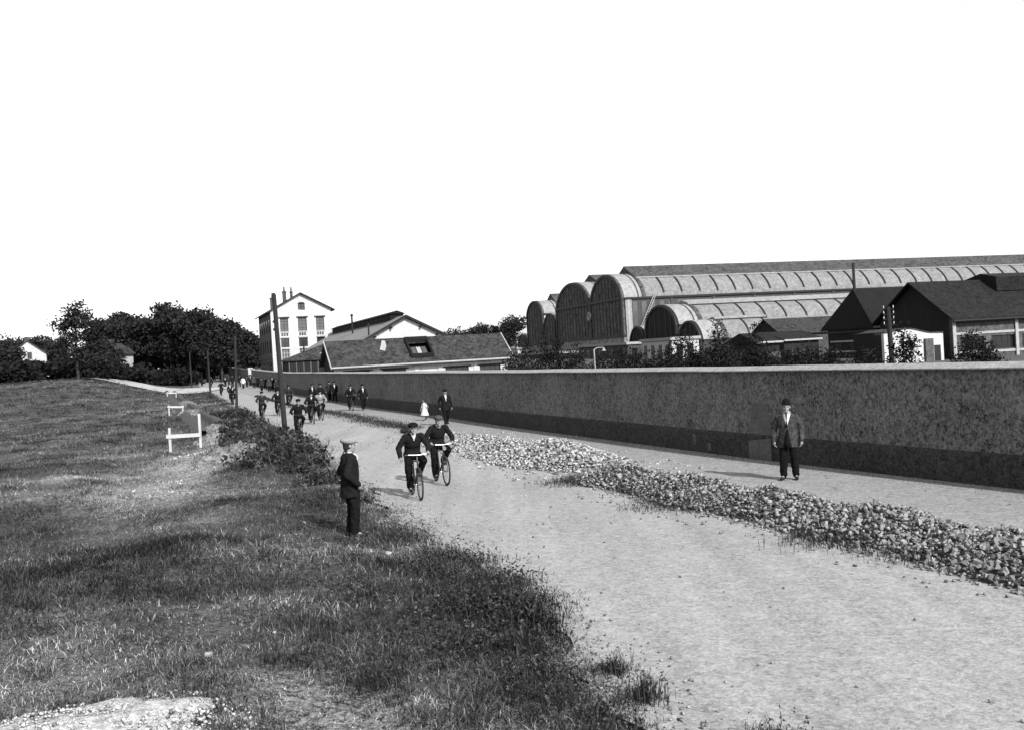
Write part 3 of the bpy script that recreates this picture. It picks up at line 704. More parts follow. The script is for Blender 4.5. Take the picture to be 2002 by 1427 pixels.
def left_dark():
    BL = at(1605, 645, 128); P2 = at(1667, 566, 124); D = 10.0
    o = empty('dark_workshop', (BL.x + D * math.sin(GR), BL.y - D * math.cos(GR), 0), GR, 'black roofed workshop with tall thin flue, left of the grey workshop', 'building')
    L, E, A, hx = 34, BL.z, P2.z, 1.3
    MB().box(.6, L, .6, D - .6, 0, E - .02).build('wall', M['boards'], o)
    r = MB(); r.add([(0, 0, E), (L, 0, E), (L, D, E), (0, D, E), (hx, D / 2, A), (L, D / 2, A), (0, 0, E - .25), (L, 0, E - .25), (L, D, E - .25), (0, D, E - .25)],
                    [(0, 1, 5, 4), (1, 2, 5), (2, 3, 4, 5), (3, 0, 4), (0, 6, 7, 1), (1, 7, 8, 2), (2, 8, 9, 3), (3, 9, 6, 0), (6, 9, 8, 7)]); r.build('roof', M['tar'], o)
    for z in (2.2, .9): MB().box(.45, .597, .8, D - 1.2, z, z + .22).build('string_course', M['coping'], o)
    MB().box(.5, .597, .7, D - .7, E - .6, E - .3).build('fascia', M['side_wall'], o)
    for k in range(3): MB().box(.55, .598, 1.4 + k * 2.6, 2.6 + k * 2.6, 1.2, 2.1).build('window', M['glass_dark'], o)
    p = MB(); p.tube((hx + .3, D / 2, A - .3), (hx + .3, D / 2, A + 3.2), .2, .17, 10); p.tube((hx + .3, D / 2, A + 3.2), (hx + .3, D / 2, A + 3.3), .24, .24, 10); p.build('flue', M['iron'], o)
left_dark()
def white_annex():
    P = at(1730, 700, 96); o = empty('white_annex', (P.x, P.y, 0), GR, 'low white rendered annex with rounded roof line in front of the boarded gable', 'building')
    W = 7.4; n = 16; top = [(W * i / n, 3.05 + .42 * math.sin(math.pi * min(1, i / n * 1.25)) ** 2 - .25 * i / n) for i in range(n + 1)]
    m = MB(); m.prism([(0, 0), (W, 0)] + top[::-1], 0, .35); m.build('front_wall', M['white_wall'], o)
    MB().box(.004, .35, .35, 4.5, 0, 2.9).build('side_wall', M['boards'], o); MB().box(W - .35, W - .004, .35, 4.5, 0, 2.7).build('side_wall', M['grey_wall'], o)
    m = MB()
    for (x0, z0), (x1, z1) in zip(top[:-1], top[1:]): m.prism([(x0, z0 + .003), (x1, z1 + .003), (x1, z1 + .1), (x0, z0 + .1)], -.1, 4.6)
    m.build('roof', M['slate'], o)
    MB().box(4.9, 5.9, -.28, -.003, 0, 2.3).build('door_pier', M['grey_wall'], o); MB().box(6.2, 7.0, -.04, -.003, 0, 1.6).build('door', M['iron'], o)
    MB().box(2.2, 4.6, -.06, -.003, 1.5, 1.62).build('ledge', M['iron'], o)
white_annex()
def dark_sheds():
    for (x0, x1, yt, Y, label, dep) in ((1478, 1530, 664, 92, 'dark boarded store with pale eaves strip, first right of the pointed shed', 5), (1532, 1612, 660, 100, 'long dark boarded store with sagging pale tiled roof left of the hipped workshop', 6)):
        A_ = at(x0, yt, Y); B_ = at(x1, yt, Y); o = empty('dark_store', (A_.x, Y, 0), GR, label, 'shed'); W = (B_.x - A_.x) * 1.02; E = A_.z - .35
        MB().box(0, W, 0, dep, 0, E).build('wall', M['boards'], o)
        m = MB(); m.prism_x([(-.3, E + .01), (dep + .3, E + .01), (dep + .3, E + .12), (dep / 2, E + 1.0), (-.3, E + .12)], -.2, W + .2); m.build('roof', M['dark_slate'], o)
        MB().box(.2, W * .8, -.12, -.003, .55, .72).build('rail', M['coping'], o)
        MB().box(-.2, W + .2, -.42, -.303, E - .05, E + .12).build('fascia', M['coping'], o)
        for k in range(3): MB().box(W * (.12 + .3 * k), W * (.12 + .3 * k) + .8, -.04, -.004, 0, 1.9).build('door', M['brick_dark'], o)
dark_sheds()
def low_annexes():
    ca, sa = math.cos(HR), math.sin(HR)
    for u0, u1, v0, z, label in ((-22, 3, -9, 3.6, 'low flat roofed range with pale parapet below the lower arched hall'), (6, 46, -12, 2.6, 'long low flat roofed range with pale parapet below the two tall hall ends'), (-38, -26, -8, 3.9, 'small white walled annex with flat roof below the lowest arched hall'), (62, 95, -4, 4.2, 'pale low range at the far left of the row of halls')):
        o = empty('low_range', (23.4 - sa * u0 + ca * v0, 200 + ca * u0 + sa * v0, 0), HR, label, 'building'); Wd = u1 - u0
        MB().box(0, 5, 0, Wd, 0, z).build('wall', M['white_wall' if u0 in (-38, 62) else 'brick_dark'], o)
        MB().box(-.3, 5.3, -.3, Wd + .3, z + .003, z + .45).build('roof_slab', M['coping'], o)
        for k in range(int(Wd / 3)): MB().box(-.05, -.003, .8 + k * 3, 2.0 + k * 3, .8, z - .7).build('window', M['glass_dark'], o)
        for k in range(2): MB().box(.8 + k * 2, 1.9 + k * 2, -.05, -.003, .8, z - .7).build('window', M['glass_dark'], o)
low_annexes()

# ---- distant cottages at the left
def cottage(px, py, Y, w, d, e, a, rz, label, mat='white_wall'):
    p = at(px, py, Y); z = float(ground(p.x, p.y)); o = empty('cottage', (p.x, p.y, z - .2), rz, label, 'house')
    m = MB(); m.prism([(0, 0), (w, 0), (w, e), (w / 2, a), (0, e)], 0, d); m.build('wall', M[mat], o)
    sl = (a - e) / (w / 2)
    for A_, B_ in (((-.4, e - .4 * sl), (w / 2, a)), ((w / 2, a), (w + .4, e - .4 * sl))):
        r = MB(); r.prism([A_, B_, (B_[0], B_[1] + .2), (A_[0], A_[1] + .2)], -.3, d + .3); r.build('roof_slope', M['slate'], o)
    for x, z0 in ((w * .3, 1.0), (w * .62, 1.0), (w * .48, e * .8)): MB().box(x, x + .7, -.03, -.002, z0, z0 + 1.2).build('window', M['glass_dark'], o)
    MB().box(w * .4, w * .4 + .7, d * .5, d * .5 + .7, a - 1, a + .9).build('chimney', M['brick_dark'], o)
cottage(20, 712, 165, 5.6, 9, 4.4, 6.6, rad(25), 'white gabled cottage half hidden among trees at far left')
cottage(176, 712, 178, 4.6, 7, 3.9, 5.6, rad(-8), 'pale cottage glimpsed behind the tall lone tree')
for px, py, Y, w, label in ((76, 717, 150, 2.4, 'small pale shed below the white cottage'), (103, 722, 146, 3.4, 'low pale lean-to shed between the white cottage and the lone tree')):
    p = at(px, py, Y); o = empty('garden_shed', (p.x, p.y, float(ground(p.x, p.y)) - .1), rad(12), label, 'shed')
    MB().box(0, w, 0, 2, 0, 1.7).build('wall', M['white_wall'], o); MB().prism_x([(-.2, 1.7), (2.2, 2.1), (2.2, 2.2), (-.2, 1.82)], -.2, w + .2).build('roof', M['slate'], o)

# ------------------------------------------------------------------ trees and shrubs
rng = np.random.default_rng(11)
def leaf_cloud(lobes, n_clump, per, leaf, spread, t0, t1):
    vol = np.array([l[3] * l[4] * l[5] for l in lobes]) ** .8; vol = vol / vol.sum()
    k = rng.choice(len(lobes), n_clump, p=vol); L = np.array(lobes)[k]
    d = rng.normal(size=(n_clump, 3)); d /= np.linalg.norm(d, axis=1)[:, None]
    r = rng.random(n_clump) ** (1 / 2.4)
    C = L[:, :3] + d * r[:, None] * L[:, 3:6]
    tc = t0 + (t1 - t0) * rng.random(n_clump) ** 1.5
    P = np.repeat(C, per, 0) + rng.normal(size=(n_clump * per, 3)) * spread * np.array([1, 1, .7])
    T = np.repeat(tc, per) * (.75 + .5 * rng.random(n_clump * per))
    n = len(P); a = rng.normal(size=(n, 3)); a /= np.linalg.norm(a, axis=1)[:, None]
    b = np.cross(a, rng.normal(size=(n, 3))); b /= np.linalg.norm(b, axis=1)[:, None] + 1e-9
    s = leaf * (.55 + .8 * rng.random(n))[:, None]
    V = np.stack([P - a * s, P - b * s * .55, P + a * s, P + b * s * .55], 1).reshape(-1, 3)
    Fc = np.arange(4 * n).reshape(-1, 4)
    return V, Fc, np.repeat(T, 4)
def limbs(h, r, forks, lobes):
    m = MB(); z = 0; p = Vector((0, 0, -.3)); top = h
    pts = [p] + [Vector((random.uniform(-.03, .03) * h * i / 4, random.uniform(-.03, .03) * h * i / 4, top * i / 4)) for i in range(1, 5)]
    for i in range(4): m.capsule(pts[i], pts[i + 1], r * (1 - .2 * i), r * (1 - .2 * (i + 1)), 8, 2)
    for l in lobes[:forks]:
        s = pts[random.choice((2, 3))]; e = Vector((l[0], l[1], l[2])); mid = s.lerp(e, .5) + Vector((0, 0, .06 * h))
        m.capsule(s, mid, r * .4, r * .25, 6, 2); m.capsule(mid, e, r * .25, r * .1, 6, 2)
    return m
def tree(name, base, lobes, trunk_h, r, label, cat, group=None, n=300, per=12, leaf=.35, spread=.5, t0=.008, t1=.024, forks=6):
    o = empty(name, base, 0, label, cat, group)
    limbs(trunk_h, r, forks, lobes).build('trunk', M['bark'], o, True)
    V, Fc, T = leaf_cloud(lobes, n, per, leaf, spread, t0, t1)
    link('crown', big_mesh('crown', V, Fc, T), M['leaf'], o)
    return o
def gbase(x, y): return Vector((x, y, float(ground(x, y))))
# tall lone tree with open crown
b = gbase(-58, 130); zt = 13.4 - b.z
tree('lone_tree', b, [(.2, 0, zt - 2.0, 1.8, 1.8, 1.9), (-1.6, .3, zt - 3.3, 1.7, 1.6, 1.2), (2.1, 0, zt - 3.6, 1.9, 1.8, 1.3), (-.8, 0, zt - 5.2, 2.4, 2, 1.0), (2.5, .5, zt - 5.6, 1.8, 1.6, 1.2), (-.3, 0, zt - 6.8, 2.4, 2, .8), (1.2, 0, zt - 7.8, 2.2, 2, .7)],
     zt - 1.5, .22, 'tall lone tree with open ragged crown standing at the field edge', 'tree', None, 270, 16, .22, .36, .008, .026, 7)
# the wood: single trees one can tell apart along its outline
WOOD = [(214, 628, 200, 7), (244, 612, 205, 7.5), (284, 619, 195, 8), (328, 594, 190, 8), (362, 610, 186, 7.5), (398, 605, 180, 7.5), (428, 626, 176, 6.5), (452, 645, 196, 7), (474, 650, 205, 6), (490, 662, 215, 6)]
names = ['first', 'second', 'third', 'fourth', 'fifth', 'sixth', 'seventh', 'eighth', 'ninth', 'last']
for i, (px, py, Y, w) in enumerate(WOOD):
    p = at(px, py, Y); b = gbase(p.x, Y); h = p.z - b.z
    lobes = [(random.uniform(-.15, .15) * w, random.uniform(-.2, .2) * w, h - .2 * w, .34 * w, .34 * w, .2 * w)]
    for k in range(10):
        a = random.uniform(0, 6.28); rr = random.uniform(.2, .42) * w
        lobes.append((math.cos(a) * rr, math.sin(a) * rr, h * random.uniform(.45, .86), .27 * w, .27 * w, .18 * w))
    lobes += [(-.25 * w, 0, h * .45, .35 * w, .3 * w, .2 * w), (.25 * w, 0, h * .42, .35 * w, .3 * w, .2 * w)]
    tree('broadleaf_tree', b, lobes, h * .7, .25, f'dark broadleaf tree, {names[i]} from the left in the wood by the road' , 'tree', 'trees of the wood by the road', 760, 12, .34, .55, .007, .024)
# scattered trees at far left and behind the works
for px, py, Y, w, label in ((20, 660, 240, 9, 'low rounded tree at the far left edge behind the white cottage'), (75, 660, 215, 8, 'low tree just right of the white cottage'), (112, 672, 205, 7, 'bushy tree left of the tall lone tree'), (196, 668, 168, 5, 'bushy tree between the lone tree and the wood'),
                            (890, 643, 300, 11, 'low distant tree just right of the white gable'), (942, 634, 300, 9, 'rounded distant tree behind the low workshop roof'), (975, 640, 320, 9, 'distant tree between the rounded tree and the halls'), (1005, 618, 300, 11, 'broad dark tree touching the left end of the halls'),
                            (5, 680, 160, 6, 'dark low tree left of the white cottage')):
    p = at(px, py, Y); b = gbase(p.x, Y); h = max(p.z - b.z, 3)
    lobes = [(0, 0, h - .2 * w, .4 * w, .4 * w, .22 * w)] + [(random.uniform(-.4, .4) * w, random.uniform(-.3, .3) * w, h * random.uniform(.3, .75), .28 * w, .28 * w, .2 * w) for k in range(7)]
    tree('distant_tree', b, lobes, h * .7, .2, label, 'tree', None, 430, 11, .34, .5, .007, .024)
for px, py in ((961, 635), (968, 637)):
    p = at(px, py, 300); b = gbase(p.x, 300); h = p.z - b.z
    tree('cypress', b, [(0, 0, h * .55, .7, .7, h * .47)], h * .9, .15, 'slim dark cypress rising over the workshop roof, ' + ('left' if px < 965 else 'right') + ' one of two', 'tree', None, 120, 9, .3, .25, .007, .016, 0)
# hedge under the wood and along the far field edge
def hedge(name, pts, label, h, wdt, n, leaf=.35, sp=.4):
    V_, F_, T_ = [], [], []; off = 0
    lobes = []
    for (x, y) in pts:
        for k in range(3):
            xx = x + random.uniform(-1, 1) * wdt; yy = y + random.uniform(-1, 1) * wdt * .6; z = float(ground(xx, yy)); lobes.append((xx, yy, z + h * random.uniform(.3, .55), wdt * .9, wdt * .7, h * random.uniform(.35, .6)))
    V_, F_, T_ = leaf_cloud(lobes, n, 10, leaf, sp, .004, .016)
    return tag(link(name, big_mesh(name, V_, F_, T_), M['leaf']), label, 'hedge', None, 'stuff')
pts = [(at(px, 740, Y).x, Y) for px, Y in ((-60, 130), (-30, 133), (0, 134), (30, 136), (60, 138), (90, 140), (120, 142), (150, 143), (185, 146), (215, 152), (245, 158), (280, 164), (310, 168), (335, 166), (352, 172))]
hedge('undergrowth', pts, 'dark hedge and undergrowth along the far field edge', 3.0, 3.2, 1500, .38)
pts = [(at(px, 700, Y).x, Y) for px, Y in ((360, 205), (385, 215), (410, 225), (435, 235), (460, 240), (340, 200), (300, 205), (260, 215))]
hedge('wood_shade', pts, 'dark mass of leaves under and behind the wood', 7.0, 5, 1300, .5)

# young trees and shrubs behind the wall
SHRUBS = [(1003, 690, 50, 1.3), (1030, 684, 52, 1.3), (1063, 667, 54, 1.2), (1088, 671, 53, 1.1), (1122, 680, 52, 1.5), (1178, 684, 50, 1.6), (1212, 687, 50, 1.2), (1240, 682, 48, 1.4), (1283, 684, 47, 1.3), (1338, 656, 45, 1.5), (1312, 678, 47, 1.0), (1362, 682, 46, .8), (1403, 645, 44, .8), (1424, 680, 45, 1.0), (1478, 655, 46, 1.0), (1500, 676, 45, 1.2), (1540, 684, 46, 1.4), (1585, 686, 45, 1.4), (1628, 688, 44, 1.2), (1900, 650, 40, 1.1), (1932, 672, 40, 1.0), (1765, 642, 38, .85)]
desc = {1063: 'slim young tree with feathery top below the tall hall ends', 1088: 'second feathery young tree below the largest hall end', 1338: 'broad dark young tree below the lowest arched hall', 1403: 'slim dark young tree left of the pointed shed', 1478: 'slim dark young tree right of the pointed shed', 1765: 'young tree with drooping branches against the white annex', 1900: 'bushy dark tree below the eaves of the grey workshop', 1932: 'lower bush right of the bushy tree by the grey workshop'}
order = ['first', 'second', 'third', 'fourth', 'fifth', 'sixth', 'seventh', 'eighth', 'ninth', 'tenth', 'eleventh', 'twelfth', 'thirteenth', 'fourteenth']; kk = 0
for px, py, Y, w in SHRUBS:
    p = at(px, py, Y); h = p.z * 1.04; bx, by = p.x, Y; w = w * 1.2; h = h * (1.09 if px in (1063, 1088, 1338, 1403, 1478) else 1)
    lobes = [(0, 0, h * .9, w * .22, w * .22, h * .14), (0, 0, h * .74, w * .42, w * .42, h * .16), (0, 0, h * .5, w * .75, w * .7, h * .26), (.3 * w, 0, h * .3, w * .9, w * .8, h * .25), (-.4 * w, 0, h * .25, w * .8, w * .8, h * .22)]
    lab = desc.get(px)
    if lab is None:
        lab = f'dark shrub behind the wall, {order[kk]} plain shrub from the left'; kk += 1
    tree('wall_shrub' if px not in desc else 'young_tree', Vector((bx, by, .02)), lobes, h * .85, .05, lab, 'shrub' if px not in desc else 'tree', 'shrubs and young trees behind the wall', 420, 12, .062, .13, .003, .012, 3)

pts = [(at(px, 700, Y).x, Y) for px, Y in ((1000, 56), (1040, 57), (1080, 57), (1120, 56), (1160, 56), (1200, 55), (1240, 54), (1280, 53), (1320, 52), (1360, 52), (1400, 51), (1440, 51), (1480, 51), (1520, 50), (1560, 50), (1600, 49), (1640, 49))]
hedge('works_hedge', pts, 'dark clipped hedge running behind the wall below the halls', 2.75, 1.5, 3000, .075, .2)

# ------------------------------------------------------------------ poles, lamp, boards
def pole(px, py, tx, ty, r, label, h=None, mat='pole', arm=False):
    b = gpoint(px, py); top = at(tx, ty, b.y + .2)
    o = empty('telegraph_pole', b, 0, label, 'pole', 'poles along the left side of the road')
    t = top - b
    MB().tube((0, 0, -.4), t, r, r * .78, 12).build('shaft', M[mat], o, False)
    MB().tube(t, t + Vector((0, 0, .08)), r * .78, r * .3, 12).build('cap', M['iron'], o)
    if arm: MB().box(-.35, .35, -.04, .04, t.z * .55, t.z * .55 + .08).build('arm', M['coping'], o)
pole(560, 872, 535.5, 577, .105, 'nearest and thickest telegraph pole, leaning left at the grass edge')
pole(463, 812, 459.5, 660, .095, 'second telegraph pole from the viewer on the grass edge')
pole(412, 776, 405.5, 688, .12, 'third telegraph pole from the viewer, thin against the wood')
pole(375, 757, 370.5, 690, .12, 'fourth telegraph pole from the viewer beside the cart track')
p = at(351, 735, 190); q = empty('telegraph_pole', (p.x, 190, float(ground(p.x, 190))), 0, 'pale thin pole with short arm in front of the wood, farthest left', 'pole', 'poles along the left side of the road')
MB().tube((0, 0, -.3), (-.5, 0, 7.6), .11, .08).build('shaft', M['side_wall'], q); MB().box(-.5, .4, -.04, .04, 3.3, 3.45).build('arm', M['coping'], q)
p = at(1165, 717, 47); q = empty('lamp_post', (p.x, 47, .02), 0, 'thin pale bracket lamp post behind the wall below the largest hall', 'lamp')
m = MB(); m.tube((0, 0, 0), (-.05, 0, 3.05), .035, .03); m.build('post', M['coping'], q); m = MB(); m.tube((-.05, 0, 3.05), (.1, 0, 3.14), .022); m.tube((.1, 0, 3.14), (.42, 0, 3.14), .022); m.build('bracket', M['coping'], q)
MB().tube((.42, 0, 3.13), (.42, 0, 2.98), .03, .1, 10).build('lamp_shade', M['coping'], q)
p = at(1747, 712, 40); q = empty('insulator_pole', (p.x, 40, .02), 0, 'dark pole with white insulators rising behind the wall by the white annex', 'pole')
MB().tube((0, 0, 0), (-.12, 0, 4.15), .12, .09, 10).build('shaft', M['pole'], q)
for k in range(4):
    for s in (-1, 1): MB().capsule((s * .2 - .1, 0, 3.45 + k * .22), (s * .2 - .1, 0, 3.52 + k * .22), .026, .018, 8, 2).build('insulator', M['white_paint'], q)
    MB().box(-.32, .12, -.03, .03, 3.38 + k * .22, 3.41 + k * .22).build('cross_arm', M['pole'], q)

def profile_board(pl, pr, tl, tr, bl, br, label):
    """surveyor's profile: two white posts and a board"""
    Y = (gpoint(*pl).y + gpoint(*pr).y) / 2 * .98
    A_, B_ = at(*pl, Y), at(*pr, Y); o = empty('profile_board', (A_.x, Y, float(ground((A_.x + B_.x) / 2, Y))), 0, label, 'profile board', 'white profile boards along the trench')
    O = o.location
    for P_, T_ in ((A_, tl), (B_, tr)):
        t = at(T_[0], T_[1], Y) - O; b = Vector((t.x, 0, -.35)); w = .042
        MB().add([(b.x - w, -.03, b.z), (b.x + w, -.03, b.z), (b.x + w, .03, b.z), (b.x - w, .03, b.z), (t.x - w, -.03, t.z), (t.x + w, -.03, t.z), (t.x + w, .03, t.z), (t.x - w, .03, t.z)], [(0, 3, 2, 1), (4, 5, 6, 7), (0, 1, 5, 4), (1, 2, 6, 5), (2, 3, 7, 6), (3, 0, 4, 7)]).build('post', M['white_paint'], o)
    a = at(*bl, Y) - O; c = at(*br, Y) - O; h = .14
    MB().add([(a.x, -.07, a.z - h / 2), (c.x, -.07, c.z - h / 2), (c.x, -.035, c.z - h / 2), (a.x, -.035, a.z - h / 2), (a.x, -.07, a.z + h / 2), (c.x, -.07, c.z + h / 2), (c.x, -.035, c.z + h / 2), (a.x, -.035, a.z + h / 2)], [(0, 3, 2, 1), (4, 5, 6, 7), (0, 1, 5, 4), (1, 2, 6, 5), (2, 3, 7, 6), (3, 0, 4, 7)]).build('board', M['white_paint'], o)
profile_board((334, 872), (387, 884), (331, 836), (389, 808), (326, 853), (393, 849), 'nearest white profile board with one post much taller than the other')
profile_board((331, 806), (358, 812), (330, 792), (357, 792), (328, 795), (360, 795), 'middle white profile board of the three along the trench')
profile_board((328, 775), (344, 777), (327, 766), (344, 766), (326, 768), (346, 768), 'farthest and smallest white profile board along the trench')

# ------------------------------------------------------------------ heaps of earth, sand and stone
BARE = {}
def heap(name, c, rx, ry, h, mat, label, rz=0, n=26):
    vs = []; fs = []; ph = random.random() * 9
    for j in range(n + 1):
        for i in range(n + 1):
            x = (i / n * 2 - 1) * 1.25; y = (j / n * 2 - 1) * 1.25; r = math.hypot(x, y) * (1 + .16 * math.sin(3 * math.atan2(y, x) + ph) + .08 * math.sin(7 * math.atan2(y, x)))
            z = h * max(0, 1 - r ** 1.7) + (.10 * h * math.sin(7 * x + ph) * math.sin(6 * y + 2 * ph) + .06 * h * math.sin(17 * x + 13 * y) + .16 * h * random.uniform(-1, 1)) * (1 if r < 1 else 0) - (.12 if r > 1.02 else 0)
            X = c[0] + (x * rx * math.cos(rz) - y * ry * math.sin(rz)); Y = c[1] + (x * rx * math.sin(rz) + y * ry * math.cos(rz))
            vs.append((X, Y, float(ground(X, Y)) + z))
    for j in range(n):
        for i in range(n): k = j * (n + 1) + i; fs.append((k, k + 1, k + n + 2, k + n + 1))
    o = tag(MB().add(vs, fs).build(name, M[mat], None, True), label, 'heap'); BARE[o.name] = (c[0], c[1], max(rx, .6), max(ry, .6)); return o
def hp(px, py): g = gpoint(px, py); return (g.x, g.y)
heap('sand_heap', (-3.75, 8.05), 1.15, .62, .15, 'sand', 'pale sand heap at the bottom left corner', .1)
heap('earth_heap', hp(418, 868), .85, .8, .45, 'earth', 'rounded pale earth heap right of the nearest profile board', .3)
heap('earth_heap', hp(452, 895), .95, .7, .42, 'earth', 'pale earth heap nearest the viewer beside the grassy bank', .2)
heap('earth_heap', hp(424, 842), .8, 1.2, .36, 'earth', 'earth heap behind the rounded one, right of the tall white post', .4)
heap('earth_heap', hp(378, 812), 1.0, 2.0, .42, 'earth', 'low earth heap right of the middle profile board', .4)
heap('earth_heap', hp(366, 792), .9, 3.5, .4, 'earth', 'farthest low earth heap, above the middle profile board', .4)
heap('sand_heap', (-70.5, 150), 4.0, 2.5, 1.0, 'sand', 'pale sand heap at the left end of the cart track', .2)
def sand_clods():
    n = 2600; a = rng.random(n) * 6.283; r = np.sqrt(rng.random(n)) * 1.02; X = -3.75 + np.cos(a) * r * 1.3 + .1; Y = 8.1 + np.sin(a) * r * .75; S = .003 + .014 * rng.random(n) ** 3
    h = .15 * np.clip(1 - (((X + 3.75) / 1.15) ** 2 + ((Y - 8.05) / .62) ** 2), 0, 1)
    o = bpy.data.objects['sand_heap']; c = link('clods', rock_mesh('clods', np.stack([X, Y, ground(X, Y) + h + S * .3], 1), S), M['clod'], o); tag(c, kind='stuff')
def trench():
    ys = np.linspace(47, 132, 40); cx = lambda y: -14.6 - (y - 47) * .375; m = MB(); vs = []; fs = []
    prof = [(-1.0, -.05), (-.55, .22), (-.35, .2), (-.32, -.02), (.32, -.02), (.35, .2), (.6, .26), (1.1, -.05)]
    n = len(prof)
    for j, y in enumerate(ys):
        for o_, z in prof:
            x = cx(y) + o_; vs.append((x, y, float(ground(x, y)) + z + .02 * math.sin(y * 3 + o_ * 9) + .07))
    for j in range(len(ys) - 1):
        for i in range(n - 1): k = j * n + i; fs.append((k, k + 1, k + n + 1, k + n))
    tag(MB().add(vs, fs).build('trench', M['darkearth'], None, True), kind='structure')  # hardly any depth: the trench shade is put into the dark earth colour
trench()

# broken stone row between road and footpath, pale gravel pile beyond it
ROW = np.array([(10.6, 5.0), (8.6, 8.2), (7.3, 10.6), (6.5, 12.6), (5.85, 14.4), (5.0, 16.4), (4.1, 18.4), (3.05, 20.9), (2.3, 22.9), (1.95, 24.0)])
def row_at(s):
    seg = np.linalg.norm(np.diff(ROW, axis=0), axis=1); cum = np.concatenate([[0], np.cumsum(seg)]); s = np.clip(s, 0, cum[-1])
    return np.interp(s, cum, ROW[:, 0]), np.interp(s, cum, ROW[:, 1]), cum[-1]
LROW = row_at(0)[2]
def row_h(s, d):
    hw = 1.25 - .3 * (s / LROW) + .10 * np.sin(s * 1.7); H = .31 + .08 * (s / LROW) + .06 * np.sin(s * 2.3 + 1) + .05 * np.sin(s * 5.1 + 3 * d) * np.cos(d * 6)
    H = H * np.clip((LROW - s) / 1.2, 0, 1)
    return H * np.clip(1 - np.abs(d / hw) ** 1.7, 0, 1)
def row_bank():
    ns, nd = 70, 14; vs = []; fs = []
    for i in range(ns + 1):
        s = LROW * i / ns; x, y, _ = row_at(s); x2, y2, _ = row_at(min(s + .3, LROW)); x1, y1, _ = row_at(max(s - .3, 0)); t = np.array([x2 - x1, y2 - y1]); t /= np.linalg.norm(t); nrm = np.array([-t[1], t[0]])
        for k in range(nd + 1):
            d = (k / nd * 2 - 1) * 1.15; vs.append((x + nrm[0] * d, y + nrm[1] * d, float(row_h(s, d)) - .04))
    for i in range(ns):
        for k in range(nd): a = i * (nd + 1) + k; fs.append((a, a + 1, a + nd + 2, a + nd + 1))
    return MB().add(vs, fs)
heap_o = empty('stone_row', (0, 0, 0), 0, 'long low row of broken stones between the road and the footpath', 'stone heap')
row_bank().build('bank', M['darkearth'], heap_o, True)  # dark colour under the stones stands for the shadowed gaps between them
ICO = []
CUBE = np.array([(-1, -1, -1), (1, -1, -1), (1, 1, -1), (-1, 1, -1), (-1, -1, 1), (1, -1, 1), (1, 1, 1), (-1, 1, 1)], float) * .8
for _ in range(12):
    ICO.append((CUBE + rng.uniform(-.55, .55, (8, 3))) * np.array([1.15, .95, .7]) * (.8 + .4 * rng.random((1, 3))))
ICF = np.array([(0, 3, 2), (0, 2, 1), (4, 5, 6), (4, 6, 7), (0, 1, 5), (0, 5, 4), (1, 2, 6), (1, 6, 5), (2, 3, 7), (2, 7, 6), (3, 0, 4), (3, 4, 7)])
def rock_mesh(name, P, S):
    n = len(P); V = np.zeros((n, 8, 3))
    for i in range(n):
        a, b_, c_ = rng.random(3) * 6.28; ca, sa = math.cos(a), math.sin(a); cb, sb = math.cos(b_), math.sin(b_)
        R_ = np.array([[ca, -sa, 0], [sa, ca, 0], [0, 0, 1]]) @ np.array([[1, 0, 0], [0, cb, -sb], [0, sb, cb]])
        V[i] = (ICO[i % 12] * S[i]) @ R_.T + P[i]
    Fc = (ICF[None] + (np.arange(n) * 8)[:, None, None]).reshape(-1, 3)
    return big_mesh(name, V.reshape(-1, 3), Fc, np.repeat(.3 + 1.2 * rng.random(n), 8))
STONE_ME = []
for k in range(12):
    me = bpy.data.meshes.new('stone'); me.from_pydata([tuple(v) for v in ICO[k]], [], [tuple(f) for f in ICF]); me.update(); me.materials.append(M['stone']); STONE_ME.append(me)
def row_stones():
    P, S = [], []
    for i in range(19000):
        s = LROW * rng.random() ** 1.05; d = rng.uniform(-1.2, 1.2) * (1.12 - .25 * s / LROW) + .06 * rng.normal()
        x, y, _ = row_at(s); x2, y2, _ = row_at(min(s + .3, LROW)); x1, y1, _ = row_at(max(s - .3, 0)); t = np.array([x2 - x1, y2 - y1]); t /= np.linalg.norm(t)
        sz = (.008 + .027 * rng.random() ** 2.3) * (1.2 - .25 * s / LROW)
        P.append((x - t[1] * d, y + t[0] * d, float(row_h(s, d)) + sz * rng.uniform(-.3, .9))); S.append(sz)
    for i in range(420):         # strays on the road side
        s = LROW * rng.random(); d = rng.uniform(.8, 2.0) * (1 if rng.random() < .8 else -1); x, y, _ = row_at(s); sz = rng.uniform(.008, .024)
        P.append((x - abs(d) * .9 * (1 if d > 0 else -.6), y - abs(d) * .35, .01 + sz * .4)); S.append(sz)
    P = np.array(P); S = np.array(S)
    vis = (P[:, 0] / np.maximum(P[:, 1], .1) < .52) & (P[:, 1] > 9); score = np.where(vis, S / P[:, 1], 0); od = np.argsort(-score)
    for j in od[:300]:
        o = link('stone', STONE_ME[j % 12], None, heap_o); o.location = P[j]; o.scale = (S[j],) * 3; o.rotation_euler = tuple(rng.random(3) * 6)
    r = od[300:]
    o = link('stones', rock_mesh('stones', P[r], S[r]), M['stone_mix'], heap_o); tag(o, kind='stuff')
row_stones(); sand_clods()
pile = empty('gravel_pile', (0, 0, 0), 0, 'pale gravel pile beside the road behind the two cyclists', 'gravel heap')
PILE = [(1.05, 27.6, 1.6, 2.4, .6), (-.2, 29.8, 1.2, 2.2, .5), (-1.2, 33.2, 1.3, 2.6, .36), (1.5, 25.6, .8, 1.0, .4), (-2.4, 36.5, 1.0, 2.4, .25)]
